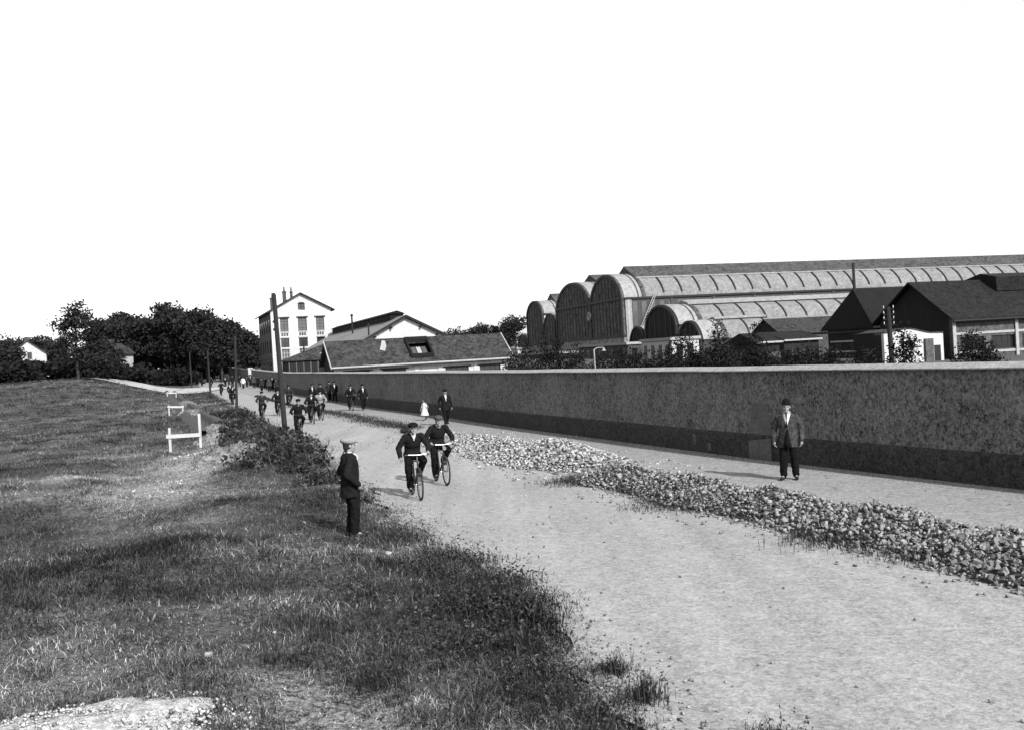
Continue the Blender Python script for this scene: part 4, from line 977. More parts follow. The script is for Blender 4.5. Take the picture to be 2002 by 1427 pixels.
def pile_h(x, y):
    z = 0
    for cx, cy, sx, sy, h in PILE:
        dx = (x - cx) + .34 * (y - cy); z = np.maximum(z, h * np.clip(1.15 - np.sqrt((dx / sx) ** 2 + ((y - cy) / sy) ** 2), 0, 1.0))
    return z
def gravel():
    P, S = [], []
    while len(P) < 9500:
        y = rng.uniform(23.5, 39.5); x = 1.05 - .36 * (y - 27.6) + rng.uniform(-2.6, 2.6); h = float(pile_h(x, y))
        if h <= 0 and rng.random() > .04: continue
        sz = .016 + .026 * rng.random() ** 1.6; P.append((x, y, h + sz * rng.uniform(-.2, .7) + .012)); S.append(sz)
    P = np.array(P); S = np.array(S)
    gxs = np.linspace(-6, 4.5, 60); gys = np.linspace(23, 40.5, 80); A_, B_ = np.meshgrid(gxs, gys); Z = pile_h(A_, B_) - .03
    ix = np.arange(A_.size).reshape(A_.shape); Qs = np.stack([ix[:-1, :-1], ix[:-1, 1:], ix[1:, 1:], ix[1:, :-1]], -1).reshape(-1, 4)
    keep = (Z.ravel()[Qs].max(1) > -.02); link('core', big_mesh('core', np.stack([A_, B_, Z], -1).reshape(-1, 3), Qs[keep], np.full(A_.size, .5)), M['gravel'], pile)
    tag(link('pebbles', rock_mesh('pebbles', P, S), M['gravel'], pile), kind='stuff')
gravel()
def pebbles():
    n = 500; Y = 7 + 45 * rng.random(n) ** 1.6; X = xl(Y) + (xw(Y) - xl(Y)) * rng.random(n); S = rng.uniform(.004, .011, n) * (1 + Y / 40)
    P = np.stack([X, Y, S * .4 + .015], 1)
    m = 2600; Y2 = 6.5 + 34 * rng.random(m) ** 1.7; X2 = xl(Y2) + .05 + .38 * rng.normal(size=m); S2 = rng.uniform(.004, .012, m) * (1 + Y2 / 35)
    P = np.concatenate([P, np.stack([X2, Y2, ground(X2, Y2) + S2 * .5 + .008], 1)]); S = np.concatenate([S, S2])
    tag(link('road_pebbles', rock_mesh('road_pebbles', P, S), M['stone_mix']), 'small loose pebbles scattered over road and footpath', 'pebbles', None, 'stuff')
    for px, py in ((1093, 1020), (978, 1024), (986, 1048), (928, 912), (1113, 868)):
        g = gpoint(px, py)
    n = 26; X = rng.uniform(-9, -1, n); Y = rng.uniform(10, 34, n); k = X < xl(Y) - .6; X, Y = X[k], Y[k]; S = rng.uniform(.02, .045, len(X))
    tag(link('field_stones', rock_mesh('field_stones', np.stack([X, Y, ground(X, Y) + S * .3], 1), S), M['sand']), 'few pale stones lying in the grass of the field', 'stones', None, 'stuff')
pebbles()

# ------------------------------------------------------------------ grass and weeds
def blades(X, Y, H, Wd, T, lean=.5, near=17.0):
    """near blades bend in three faces, far ones are single slivers"""
    Vs, Fs, Ts = [], [], []; base = 0
    for sel in (Y < near, Y >= near):
        if not sel.any(): continue
        x, y, h, wd, tt = X[sel], Y[sel], H[sel], Wd[sel], T[sel]
        n = len(x); z = ground(x, y) - .01
        a = rng.random(n) * 6.283; dx, dy = np.cos(a), np.sin(a); l = lean * h * rng.random(n); b = rng.random(n) * 6.283
        mx = np.cos(b) * l; my = np.sin(b) * l
        p0 = np.stack([x - dx * wd, y - dy * wd, z], 1); p1 = np.stack([x + dx * wd, y + dy * wd, z], 1); p4 = np.stack([x + mx, y + my, z + h], 1)
        k = np.arange(n)[:, None]
        if y[0] < near:
            p2 = np.stack([x + mx * .35 + dx * wd * .8, y + my * .35 + dy * wd * .8, z + h * .65], 1); p3 = np.stack([x + mx * .35 - dx * wd * .8, y + my * .35 - dy * wd * .8, z + h * .65], 1)
            Vs.append(np.stack([p0, p1, p2, p3, p4], 1).reshape(-1, 3)); k = k * 5 + base
            Fs.append(np.concatenate([k + np.array([[0, 1, 2]]), k + np.array([[0, 2, 3]]), k + np.array([[3, 2, 4]])])); Ts.append(np.repeat(tt, 5)); base += 5 * n
        else:
            Vs.append(np.stack([p0, p1, p4], 1).reshape(-1, 3)); Fs.append(k * 3 + base + np.array([[0, 1, 2]])); Ts.append(np.repeat(tt, 3)); base += 3 * n
    return np.concatenate(Vs), np.concatenate(Fs), np.concatenate(Ts)
def bare(X, Y):
    """no grass on the trench, the heaps of spoil and sand and the cart track"""
    k = (np.abs(X - (-14.6 - (Y - 47) * .375)) < .75) & (Y > 47) & (Y < 132)
    for o in COL.objects:
        if o.name.startswith(('earth_heap', 'sand_heap')):
            c = BARE[o.name]; k |= ((X - c[0]) / c[2]) ** 2 + ((Y - c[1]) / c[3]) ** 2 < .55
    return k
def patch_noise(X, Y, f, seed):
    r = np.random.default_rng(seed); out = np.zeros_like(X)
    for i in range(7):
        a = r.random() * 6.283; q = f * (.6 + 1.1 * r.random()); out += np.sin((X * np.cos(a) + Y * np.sin(a)) * q + r.random() * 6.283)
    return out / 3.7
def field_grass():
    n = 520000
    Y = 5.5 * (150 / 5.5) ** (rng.random(n) ** 1.15)
    lim = -.66 * Y - 3; edge = xl(Y) + .12; X = lim + (edge - lim) * rng.random(n)
    X = np.where(rng.random(n) < .09, xl(Y) - .1 + .42 * rng.normal(size=n), X)
    off = xl(Y) - X
    k = ((Y < 135) | (X + .36 * Y < -5)) & ~bare(X, Y)
    k &= rng.random(n) < sstep((off + .75 + .45 * patch_noise(X, Y, 2.0, 5)) / 1.1)
    X, Y = X[k], Y[k]; n = len(X)
    dry = dryness(X, Y) * np.clip(1 + .6 * patch_noise(X, Y, 1.1, 1) + .4 * patch_noise(X, Y, 4.0, 2) + .3 * patch_noise(X, Y, 11.0, 6), .2, 3)
    tuft = np.clip(1 + .35 * patch_noise(X, Y, 3.0, 3) + .3 * patch_noise(X, Y, 9.0, 4), .55, 2.2)
    H = (.03 + .075 * rng.random(n) ** 2.2) * tuft * (1 + Y / 110) * np.clip(1.35 - .3 * dry, .45, 1.2)
    W = (.0011 + .00026 * Y) * (.6 + .8 * rng.random(n))
    dead = rng.random(n) < .2 + .14 * np.clip(dry - .8, 0, 2)
    T = np.where(dead, .115, .028) * dry * (.3 + 1.4 * rng.random(n) ** 1.6)
    V, Fc, T = blades(X, Y, H, W, T, 1.7)
    tag(link('grass', big_mesh('grass', V, Fc, T), M['grass']), 'rough dry grass covering the open field on the left', 'grass', None, 'stuff')
field_grass()
def verge_grass():
    Xs, Ys, Hs, Ts = [], [], [], []
    def add(n, x, y, h, t): Xs.append(x); Ys.append(y); Hs.append(h); Ts.append(t)
    # weedy strip between road and footpath, farther on
    n = 16000; y = 41 + 68 * rng.random(n) ** 1.8; w = np.interp(y, [41, 46, 62, 68, 110], [.05, 1.5, 1.6, .5, .25]); x = xr(y) + .3 + w * (.5 + .30 * rng.normal(size=n)) + .25 * patch_noise(y, y * 0, 1.5, 8); add(n, x, y, .05 + .16 * rng.random(n) ** 2, .028 * (.3 + 1.6 * rng.random(n) ** 2))
    # foot of the wall
    n = 16000; y = 12 + 110 * rng.random(n) ** 2; x = xw(y) - .08 - .45 * np.abs(rng.normal(size=n)); add(n, x, y, .015 + .05 * rng.random(n), .07 * (.4 + rng.random(n)))
    # weeds at the road side foot of the stone row
    n = 14000; s = LROW * (.12 + .88 * rng.random(n)); px_, py_, _ = row_at(s); d = .35 + .55 * np.abs(rng.normal(size=n)) * (.6 + .4 * np.sin(s * 1.3)) + .3 * (np.sin(s * 2.9) > .2); x = px_ - d * .9; y = py_ - d * .38; add(n, x, y, .06 + .14 * rng.random(n), .022 * (.4 + 1.2 * rng.random(n)))
    X = np.concatenate(Xs); Y = np.concatenate(Ys); H = np.concatenate(Hs); T = np.concatenate(Ts)
    V, Fc, T = blades(X, Y, H, .0014 + .00026 * Y, T, .9)
    # the strips lie on the footpath, which is level with the road
    tag(link('verge_grass', big_mesh('verge_grass', V, Fc, T), M['grass']), 'weedy grass strips along road, stone row and foot of the wall', 'grass', None, 'stuff')
verge_grass()
def weeds(name, spots, label, leaf, dens=90):
    lobes = []
    for x, y, r, h in spots: lobes.append((x, y, float(ground(x, y)) + h * .4, r, r, h * .55))
    V_, F_, T_ = leaf_cloud(lobes, int(dens * len(spots)), 8, leaf, .12, .006, .06)
    n = 320 * len(spots); k = rng.integers(0, len(spots), n); S_ = np.array(spots)[k]; a = rng.random(n) * 6.283; rr = np.abs(rng.normal(size=n)) * S_[:, 2] * .75
    X = S_[:, 0] + np.cos(a) * rr; Y = S_[:, 1] + np.sin(a) * rr
    V2, F2, T2 = blades(X, Y, S_[:, 3] * (.25 + .95 * rng.random(n) ** 1.5), np.full(n, .0016) + .0003 * Y, .03 * (.2 + 2.2 * rng.random(n) ** 2), .9)
    Fq = np.concatenate([np.concatenate([F_[:, [0, 1, 2]], F_[:, [0, 2, 3]]]), F2 + len(V_)])
    tag(link(name, big_mesh(name, np.concatenate([V_, V2]), Fq, np.concatenate([T_, T2])), M['leaf']), label, 'weeds', None, 'stuff')
weeds('bank_weeds', [(-7.6, 31.5, 1.1, .5), (-6.6, 29, .9, .5), (-8.4, 34, 1.0, .5), (-6.0, 27.2, .8, .4), (-9.2, 36.5, 1.1, .5), (-8.9, 31, .9, .4), (-7.4, 27.8, .9, .35), (-11, 40, 1.2, .5), (-5.2, 25.2, .6, .35), (-14.5, 51, 1.4, .55), (-12.6, 45.5, 1.3, .5), (-18, 62, 1.6, .5), (-7.9, 36.5, .6, .45)], 'dark weeds on the grassy bank at the foot of the nearest pole', .075)
weeds('road_edge_weeds', [(-.5, 13.0, .6, .2), (-.35, 12.0, .5, .24), (-.15, 11.2, .45, .22), (-.8, 11.6, .6, .18), (-1.3, 13.6, .6, .16), (-.1, 10.3, .4, .18), (-.7, 10.4, .5, .14), (.1, 9.3, .3, .14), (-1.2, 15.0, .5, .15), (-2.0, 12.6, .6, .14), (-1.4, 10.6, .5, .12), (-.1, 13.0, .3, .14), (-.8, 14.6, .5, .14), (-2.3, 17.2, .4, .16)], 'dark leafy weeds spilling over the near left road edge', .024, 60)
weeds('foreground_weeds', [(1.0, 8.5, .16, .24), (.5, 7.8, .4, .12), (.05, 8.2, .45, .12), (-.55, 8.2, .45, .12), (-1.5, 9.3, .45, .14), (-.95, 7.6, .35, .14), (1.85, 7.5, .2, .12), (-.2, 8.9, .5, .12), (.8, 9.3, .16, .16), (.3, 8.8, .4, .1)], 'thin tall weeds at the bottom edge beside the road', .018, 30)

# ------------------------------------------------------------------ bicycles
def bicycle_meshes(detail):
    sg = 32 if detail else 16; R = .335; P = {}
    P['tyre'] = MB().torus((0, 0, 0), R, .02, 'X', sg, 6).mesh('tyre', True)
    P['rim'] = MB().torus((0, 0, 0), R - .028, .011, 'X', sg, 5).mesh('rim', True)
    s = MB()
    for i in range(20 if detail else 8):
        a = 2 * math.pi * i / (20 if detail else 8); s.tube((.02 * (-1) ** i, 0, 0), (0, math.cos(a) * (R - .03), math.sin(a) * (R - .03)), .0013 if detail else .002, None, 4, False)
    s.tube((-.05, 0, 0), (.05, 0, 0), .02, None, 8); P['spokes'] = s.mesh('spokes')
    f = MB(); ra, bb, st, ht, hb = (0, -.46, .34), (0, 0, .28), (0, -.16, .78), (0, .42, .86), (0, .455, .70)
    for a, b, r in ((bb, st, .016), (bb, hb, .018), (st, ht, .015), (ht, hb, .02)): f.tube(a, b, r, None, 8)
    for sx in (-.05, .05): f.tube((sx, ra[1], ra[2]), (sx * .6, bb[1], bb[2]), .009, None, 6); f.tube((sx, ra[1], ra[2]), (sx * .3, st[1], st[2] - .02), .008, None, 6)
    P['frame'] = f.mesh('frame')
    f = MB()
    for sx in (-.05, .05): f.tube((sx * .9, .457, .69), (sx, .6, .335), .011, .008, 6)
    f.box(-.055, .055, .44, .475, .68, .705); P['fork'] = f.mesh('fork')
    h = MB(); h.tube((0, .42, .84), (0, .405, .99), .012, None, 8); h.tube((0, .405, .985), (0, .47, .985), .012, None, 8)
    for sx in (-1, 1): h.tube((0, .47, .985), (sx * .2, .46, 1.0), .0125, None, 8); h.tube((sx * .2, .46, 1.0), (sx * .29, .36, .985), .0125, None, 8)
    P['handlebar'] = h.mesh('handlebar')
    g = MB()
    for sx in (-1, 1): g.tube((sx * .25, .40, .992), (sx * .295, .352, .985), .018, None, 8)
    P['grips'] = g.mesh('grips')
    sd = MB(); sd.ell((0, -.24, .865), (.085, .11, .03)); sd.ell((0, -.12, .865), (.03, .12, .02)); sd.tube((0, -.16, .77), (0, -.19, .855), .012, None, 8); P['saddle'] = sd.mesh('saddle', True)
    c = MB(); c.torus((.045, 0, .28), .09, .006, 'X', 20, 4); c.tube((-.06, 0, .28), (.06, 0, .28), .014, None, 8)
    c.tube((.06, 0, .28), (.065, .06, .125), .009, None, 6); c.tube((-.06, 0, .28), (-.065, -.06, .435), .009, None, 6); c.box(.065, .15, .02, .1, .115, .14); c.box(-.15, -.065, -.1, -.02, .42, .445); P['cranks'] = c.mesh('cranks')
    for nm, cy, a0, a1 in (('front', .6, rad(20), rad(170)), ('rear', -.46, rad(10), rad(180))):
        P['guard_' + nm] = MB().torus((0, cy, .335), R + .035, .018, 'X', 14, 4, a0, a1).mesh('mudguard', True)
    l = MB(); l.tube((0, .49, .90), (0, .56, .90), .03, .045, 12); l.box(-.03, .03, .475, .5, .86, .95); P['lamp'] = l.mesh('headlamp')
    return P
BIKE = {True: bicycle_meshes(True), False: bicycle_meshes(False)}
def bicycle(loc, rz, label, detail, group, lamp=False):
    P = BIKE[detail]; o = empty('bicycle', loc, rz, label, 'bicycle', group)
    for nm, cy in (('front', .6), ('rear', -.46)):
        w = link('wheel', P['rim'], M['rim'] if detail else M['rubber'], o, True); w.location = (0, cy, .355)
        link('tyre', P['tyre'], M['rubber'], w, True); link('spokes', P['spokes'], M['rim'], w, True)
        if detail: link('mudguard', P['guard_' + nm], M['enamel'], o, True)
    link('frame', P['frame'], M['enamel'], o, True); link('fork', P['fork'], M['enamel'], o, True); link('handlebar', P['handlebar'], M['steel'] if detail else M['rubber'], o, True)
    link('saddle', P['saddle'], M['leather'], o, True); link('cranks', P['cranks'], M['steel'] if detail else M['enamel'], o, True)
    if detail: link('grips', P['grips'], M['rubber'], o, True)
    if lamp: link('headlamp', P['lamp'], M['steel'], o, True)
    return o

# ------------------------------------------------------------------ people
def ik(a, b, l1, l2, polev):
    a = Vector(a); b = Vector(b); d = b - a; L = min(d.length, (l1 + l2) * .999); u = d.normalized()
    x = (l1 * l1 - l2 * l2 + L * L) / (2 * L); h = math.sqrt(max(l1 * l1 - x * x, 0)); p = Vector(polev); p = (p - u * p.dot(u)).normalized()
    return a + u * x + p * h
def joints(pose):
    J = {}
    if pose.startswith('ride'):
        J['pel'] = Vector((0, -.22, .95)); J['chest'] = Vector((0, -.04, 1.24)); J['neck'] = Vector((0, .08, 1.41)); J['head'] = Vector((0, .125, 1.525)); J['tilt'] = .12
        for s in (-1, 1):
            J['sh%d' % s] = Vector((s * .18, .04, 1.36)); J['wr%d' % s] = Vector((s * .275, .30, 1.03))
            if pose == 'ride_hand' and s == 1: J['wr1'] = Vector((.34, .22, .92))
            J['el%d' % s] = ik(J['sh%d' % s], J['wr%d' % s], .29, .27, (s * .7, -.3, -.8))
            J['hip%d' % s] = Vector((s * .09, -.2, .92)); f = Vector((s * .115, .02, .20)) if s == 1 else Vector((s * .115, -.10, .51))
            J['an%d' % s] = f; J['kn%d' % s] = ik(J['hip%d' % s], f, .42, .43, (s * .25, 1, .2)); J['toe%d' % s] = f + Vector((s * .02, .17, -.055))
            J['hd%d' % s] = Vector((s * -.1, .6, -.4)).normalized()
        return J
    J['pel'] = Vector((0, 0, .94)); J['chest'] = Vector((0, .0, 1.26)); J['neck'] = Vector((0, -.005, 1.44)); J['head'] = Vector((0, .03, 1.565)); J['tilt'] = 0
    st = {'stand': (.10, 0, 0), 'man_front': (.075, .02, -.02), 'man_right': (.125, .03, -.04), 'walk_a': (.09, .30, -.28), 'walk_b': (.09, -.26, .27)}[pose]
    for s in (-1, 1):
        J['sh%d' % s] = Vector((s * .178, -.005, 1.352)); sw = (st[1] if s == 1 else st[2])
        J['wr%d' % s] = Vector((s * .25, .06 - .55 * sw, .87)); J['hd%d' % s] = Vector((0, .15, -1)).normalized()
        if pose == 'man_front': J['wr%d' % s] = Vector((s * .235, .10, .92)); J['hd%d' % s] = Vector((-s * .4, .3, -.8)).normalized()
        if pose == 'man_right': J['wr%d' % s] = Vector((s * .285, .08, .86)) if s == 1 else Vector((s * .28, .03, .85))
        J['el%d' % s] = ik(J['sh%d' % s], J['wr%d' % s], .29, .27, (s * .5, -1, 0))
        J['hip%d' % s] = Vector((s * .085, 0, .92)); J['an%d' % s] = Vector((s * st[0], sw, .09 + (.05 if sw < -.2 else 0)))
        J['kn%d' % s] = ik(J['hip%d' % s], J['an%d' % s], .417 if pose in ('stand', 'man_front', 'man_right') else .425, .418 if pose in ('stand', 'man_front', 'man_right') else .43, (s * .1, 1, 0)); J['toe%d' % s] = J['an%d' % s] + Vector((s * .035, .16, -.05))
    return J
def add_hand(m, wr, d, s, curl, fine):
    d = Vector(d).normalized(); side = Vector((0, 1, 0)) if abs(d.z) > .6 else Vector((1, 0, 0)); side = (side - d * side.dot(d)).normalized(); nrm = d.cross(side)
    if nrm.x * s > 0: nrm = -nrm                      # palm looks towards the body
    palm = wr + d * .055; m.capsule(wr + d * .01, palm + d * .015, .028, .034, 8, 2)
    if not fine: m.capsule(palm, palm + d * .08 + nrm * .02, .03, .018, 8, 2); return
    return palm, d, side, nrm
def fingers(m, palm, d, side, nrm, curl):
    for i, l in enumerate((.07, .078, .072, .056)):
        r = palm + d * .03 + side * (.027 - .018 * i)
        d1 = (d * math.cos(curl) + nrm * math.sin(curl)); d2 = (d * math.cos(curl * 2.2) + nrm * math.sin(curl * 2.2))
        k = r + d1 * l * .55; m.capsule(r, k, .0095, .0088, 6, 2); m.capsule(k, k + d2 * l * .5, .0088, .007, 6, 2)
    t0 = palm - d * .015 + side * .028; t1 = t0 + (side * .7 + d * .55 + nrm * .3).normalized() * .035; m.capsule(t0, t1, .011, .0095, 6, 2); m.capsule(t1, t1 + (d * .85 + nrm * .4).normalized() * .03, .0095, .0075, 6, 2)
CACHE = {}
def figure_meshes(pose, fine, skirt=False):
    key = (pose, fine)
    if key in CACHE: return CACHE[key]
    J = joints(pose); vx = .011 if fine else .024; sgm = 12 if fine else 8; P = {}; H = J['head']; tl = J['tilt']
    b = MB()
    b.ell(H + Vector((0, -.008, .03)), (.075, .095, .085), tl); b.ell(H + Vector((0, .03, -.045)), (.056, .062, .07), tl); b.capsule(H + Vector((0, -.03, -.06)), J['neck'] - Vector((0, 0, .03)), .052, .06, sgm)
    if fine:
        b.capsule(H + Vector((0, .088, .012)), H + Vector((0, .108, -.025)), .011, .017, 8, 2)
        b.capsule(H + Vector((-.035, .078, .027)), H + Vector((.035, .078, .027)), .013, .013, 8, 2); b.capsule(H + Vector((-.018, .083, -.062)), H + Vector((.018, .083, -.062)), .011, .011, 8, 2); b.ell(H + Vector((0, .07, -.098)), (.026, .022, .02))
        for s in (-1, 1): b.ell(H + Vector((s * .077, -.005, -.005)), (.012, .022, .033)); b.ell(H + Vector((s * .042, .06, -.025)), (.024, .02, .024))
    mid = (J['pel'] + J['chest']) / 2
    b.ell(J['chest'], (.15, .105, .17)); b.ell(mid, (.13, .095, .17)); b.ell(J['pel'], (.14, .11, .12))
    hands = []
    for s in (-1, 1):
        k = str(s); b.capsule(J['chest'] + Vector((s * .06, 0, .1)), J['sh' + k], .06, .052, sgm); b.capsule(J['sh' + k], J['el' + k], .05, .04, sgm); b.capsule(J['el' + k], J['wr' + k], .038, .027, sgm)
        b.capsule(J['hip' + k], J['kn' + k], .075, .055, sgm); b.capsule(J['kn' + k], J['an' + k], .052, .036, sgm); b.capsule(J['an' + k], J['toe' + k], .036, .026, sgm)
        h = add_hand(b, J['wr' + k], J['hd' + k], s, .4, fine)
        if h: hands.append(h)
    me = fused(b, vx, 2)
    if hands:                                         # fingers rooted inside the palms, kept apart
        f = MB(); f.v = [tuple(v.co) for v in me.vertices]; f.f = [tuple(p.vertices) for p in me.polygons]
        for h in hands: fingers(f, *h, 1.0 if pose.startswith('ride') else .45)
        me = f.mesh('body', True)
    P['body'] = me
    j = MB(); ride = pose.startswith('ride')
    if ride: j.ell(J['chest'] + Vector((0, 0, .02)), (.205, .155, .2)); j.ell(mid, (.195, .155, .2)); 
    j.capsule(J['chest'] + Vector((-.08, -.01, .10)), J['chest'] + Vector((.08, -.01, .10)), .075, .075, sgm)
    if ride: j.ell(J['pel'] + Vector((0, -.0, -.02)), (.205, .17, .15)); j.ell(J['pel'] + Vector((0, .12, .0)), (.2, .14, .12))
    else: j.loft([(0, -.005, .70, .212, .168), (0, -.005, .715, .212, .168), (0, 0, .80, .205, .162), (0, 0, .92, .196, .158), (0, .005, 1.04, .182, .152), (0, .01, 1.16, .188, .156), (0, .005, 1.28, .20, .152), (0, -.005, 1.37, .182, .128), (0, -.01, 1.42, .128, .098), (0, -.01, 1.455, .085, .075)])
    for s in (-1, 1):
        k = str(s); w = J['wr' + k] + (J['el' + k] - J['wr' + k]).normalized() * .01
        j.capsule(J['chest'] + Vector((s * .08, 0, .09)), J['sh' + k], .07, .068, sgm); j.capsule(J['sh' + k], J['el' + k], .072, .068, sgm); j.capsule(J['el' + k], w, .066, .054, sgm)
    j.capsule(J['neck'] - Vector((0, .02, .05)), J['neck'] - Vector((0, .03, .0)), .075, .062, sgm)
    P['jacket'] = fused(j, vx * 1.15, 3, .5, .0065)
    t = MB(); t.ell(J['pel'] - Vector((0, 0, .02)), (.155, .125, .13))
    for s in (-1, 1):
        k = str(s); low = J['an' + k] + (J['kn' + k] - J['an' + k]).normalized() * .03
        t.capsule(J['hip' + k], J['kn' + k], .10, .085, sgm); t.capsule(J['kn' + k], low, .085, .078, sgm)
    P['trousers'] = fused(t, vx * 1.15, 3, .5, .0065)
    sh = MB()
    for s in (-1, 1):
        k = str(s); A_ = J['an' + k]; T_ = J['toe' + k]; sh.capsule(A_ + Vector((0, -.04, -.03)), A_ + Vector((0, -.01, .02)), .05, .048, sgm); sh.capsule(A_ + Vector((0, -.045, -.045)), T_ + Vector((0, .02, .005)), .042, .036, sgm)
    P['boots'] = fused(sh, vx, 2)
    c = MB(); c.ell(H + Vector((0, -.022, .085)), (.118, .142, .066), tl - .14, 18, 10); c.ell(H + Vector((0, .108, .068)), (.078, .062, .011), tl - .3, 14, 8); c.ell(H + Vector((0, -.01, .075)), (.086, .104, .05), tl); c.ell(H + Vector((0, -.02, .14)), (.014, .014, .01))
    P['flat_cap'] = fused(c, .009 if fine else .02, 2)
    c = MB(); c.ell(H + Vector((0, -.01, .10)), (.086, .105, .10), tl); c.ell(H + Vector((0, 0, .072)), (.125, .155, .014), tl); P['bowler'] = fused(c, .009 if fine else .02, 2)
    hr = MB(); hr.ell(H + Vector((0, -.022, .035)), (.083, .098, .088), tl); hr.ell(H + Vector((0, -.055, -.02)), (.07, .06, .07), tl); P['hair'] = fused(hr, .012 if fine else .024, 2)
    co = MB(); co.torus(J['neck'] + Vector((0, -.005, .015)), .066, .012, 'Z', 18, 6); P['collar'] = co.mesh('collar', True)
    # shirt front: a small wedge following the chest
    sf = MB(); base, low = (J['neck'] + Vector((0, .06, .0)), J['chest'] + Vector((0, .175, .02))) if ride else (Vector((0, .09, 1.44)), Vector((0, .178, 1.15)) if pose != 'man_front' else Vector((0, .165, 1.33))); vs = []; n = 6; w0 = .085 if pose == 'man_right' else .055
    for i in range(n + 1):
        q = base.lerp(low, i / n); w = w0 * (1 - i / n) + .004; bul = (.035 if not ride else .02) * math.sin(math.pi * i / n)
        for x in (-w, 0, w): vs.append(q + Vector((x, bul - abs(x) * .35, 0)))
        for x in (w, 0, -w): vs.append(q + Vector((x, bul - abs(x) * .35 - .03, 0)))
    fs = []
    for i in range(n):
        for q in range(6): a = i * 6 + q; b_ = i * 6 + (q + 1) % 6; fs.append((a, b_, b_ + 6, a + 6))
    fs += [(0, 1, 2, 3, 4, 5), tuple(n * 6 + i for i in range(6))[::-1]]
    sf.add(vs, fs); P['shirt_front'] = sf.mesh('shirt_front', True)
    ti = MB(); ti.capsule(base + Vector((0, .012, -.01)), base.lerp(low, .25) + Vector((0, .03, 0)), .016, .012, 8, 2); ti.capsule(base.lerp(low, .2) + Vector((0, .026, 0)), low + Vector((0, .012, 0)), .011, .018, 8, 2); P['tie'] = ti.mesh('tie', True)
    op = MB(); vs = []
    for z, w, y in ((1.18, .012, .155), (1.04, .03, .150), (.92, .05, .153), (.80, .07, .158), (.705, .085, .166)):
        for x in (-w, w): vs.append((x, y + .012, z)); vs.append((x, y - .05, z))
    fs = []
    for i in range(4): a = i * 4; fs += [(a, a + 4, a + 6, a + 2), (a, a + 1, a + 5, a + 4), (a + 2, a + 6, a + 7, a + 3)]
    fs += [(0, 2, 3, 1), (16, 17, 19, 18)]; op.add(vs, fs); P['waistcoat'] = op.mesh('waistcoat', True)
    e = MB()
    for s in (-1, 1): e.ell(H + Vector((s * .031, .088, .006)), (.0125, .007, .007), tl, 8, 6)
    P['eyes'] = e.mesh('eyes', True)
    for n_, m_ in P.items(): m_.name = n_
    CACHE[key] = P; return P
def person(loc, facing, pose, label, jacket='cloth_dark', trousers='cloth_black', hat='flat_cap', hatm='cap_dark', fine=False, group=None, scale=1.0, shirt=True, tie=False):
    """facing: direction in plan the person looks to"""
    rz = math.atan2(-facing[0], facing[1]); P = figure_meshes(pose, fine)
    o = empty('person', loc, rz, label, 'person', group); o.scale = (scale,) * 3
    link('body', P['body'], M['skin'], o, True); link('jacket', P['jacket'], M[jacket], o, True); link('trousers', P['trousers'], M[trousers], o, True); link('boots', P['boots'], M['leather'], o, True)
    if hat: link(hat, P[hat], M[hatm], o, True)
    link('hair', P['hair'], M['hair'], o, True)
    if shirt: link('shirt_front', P['shirt_front'], M['cloth_white'], o, True)
    if fine: link('collar', P['collar'], M['cloth_white'], o, True); link('eyes', P['eyes'], M['hair'], o, True)
    if tie: link('tie', P['tie'], M['cloth_black'], o, True); link('waistcoat', P['waistcoat'], M['cloth_black'], o, True)
    return o
ROADDIR = Vector((.34, -.94))         # towards the viewer along the road
def cyclist(px, py, label, blabel, pose='ride', fine=False, turn=0.0, **kw):
    g = gpoint(px, py); d = ROADDIR.copy(); d.rotate(Matrix.Rotation(turn, 2)); rz = math.atan2(-d.x, d.y)
    back = Vector((d.x, d.y, 0)) * -.6            # the pixel is the foot of the front wheel
    loc = Vector((g.x, g.y, float(rise(g.y)) + .005)) + back
    bicycle(loc, rz, blabel, fine, 'bicycles coming along the road', kw.pop('lamp', False))
    loc = loc + Vector((0, 0, .02))
    return person(loc, d, pose, label, fine=fine, group='cyclists coming along the road', **kw)
g = gpoint(690, 1048); person((g.x, g.y, g.z - .02), (.93, .36), 'man_front', 'man in dark suit and pale flat cap standing in profile at the grass edge', hatm='cap_pale', fine=True, shirt=True, scale=1.045)
cyclist(823, 978, 'cyclist in dark jacket and black cap riding nearest the viewer', 'bicycle with bright handlebar ridden nearest the viewer', 'ride_hand', True, rad(-4), hatm='cap_dark')
cyclist(874, 949, 'cyclist in dark jacket and grey cap riding beside the nearest one, on the right', 'bicycle with headlamp ridden just right of the nearest one', 'ride', True, rad(-1), hatm='cap_mid', shirt=False, lamp=True)
g = gpoint(1545, 938); person((g.x, g.y, .012), (-.35, -.93), 'man_right', 'man in open grey coat, white shirt and bowler hat standing on the footpath', 'cloth_mid', 'cloth_black', 'bowler', 'cap_dark', True, None, 1.02, True, True)
g = gpoint(873, 832); person((g.x, g.y, .012), (.3, -.95), 'walk_a', 'man in dark suit walking on the footpath behind the child in white', fine=True, tie=False, scale=.98)
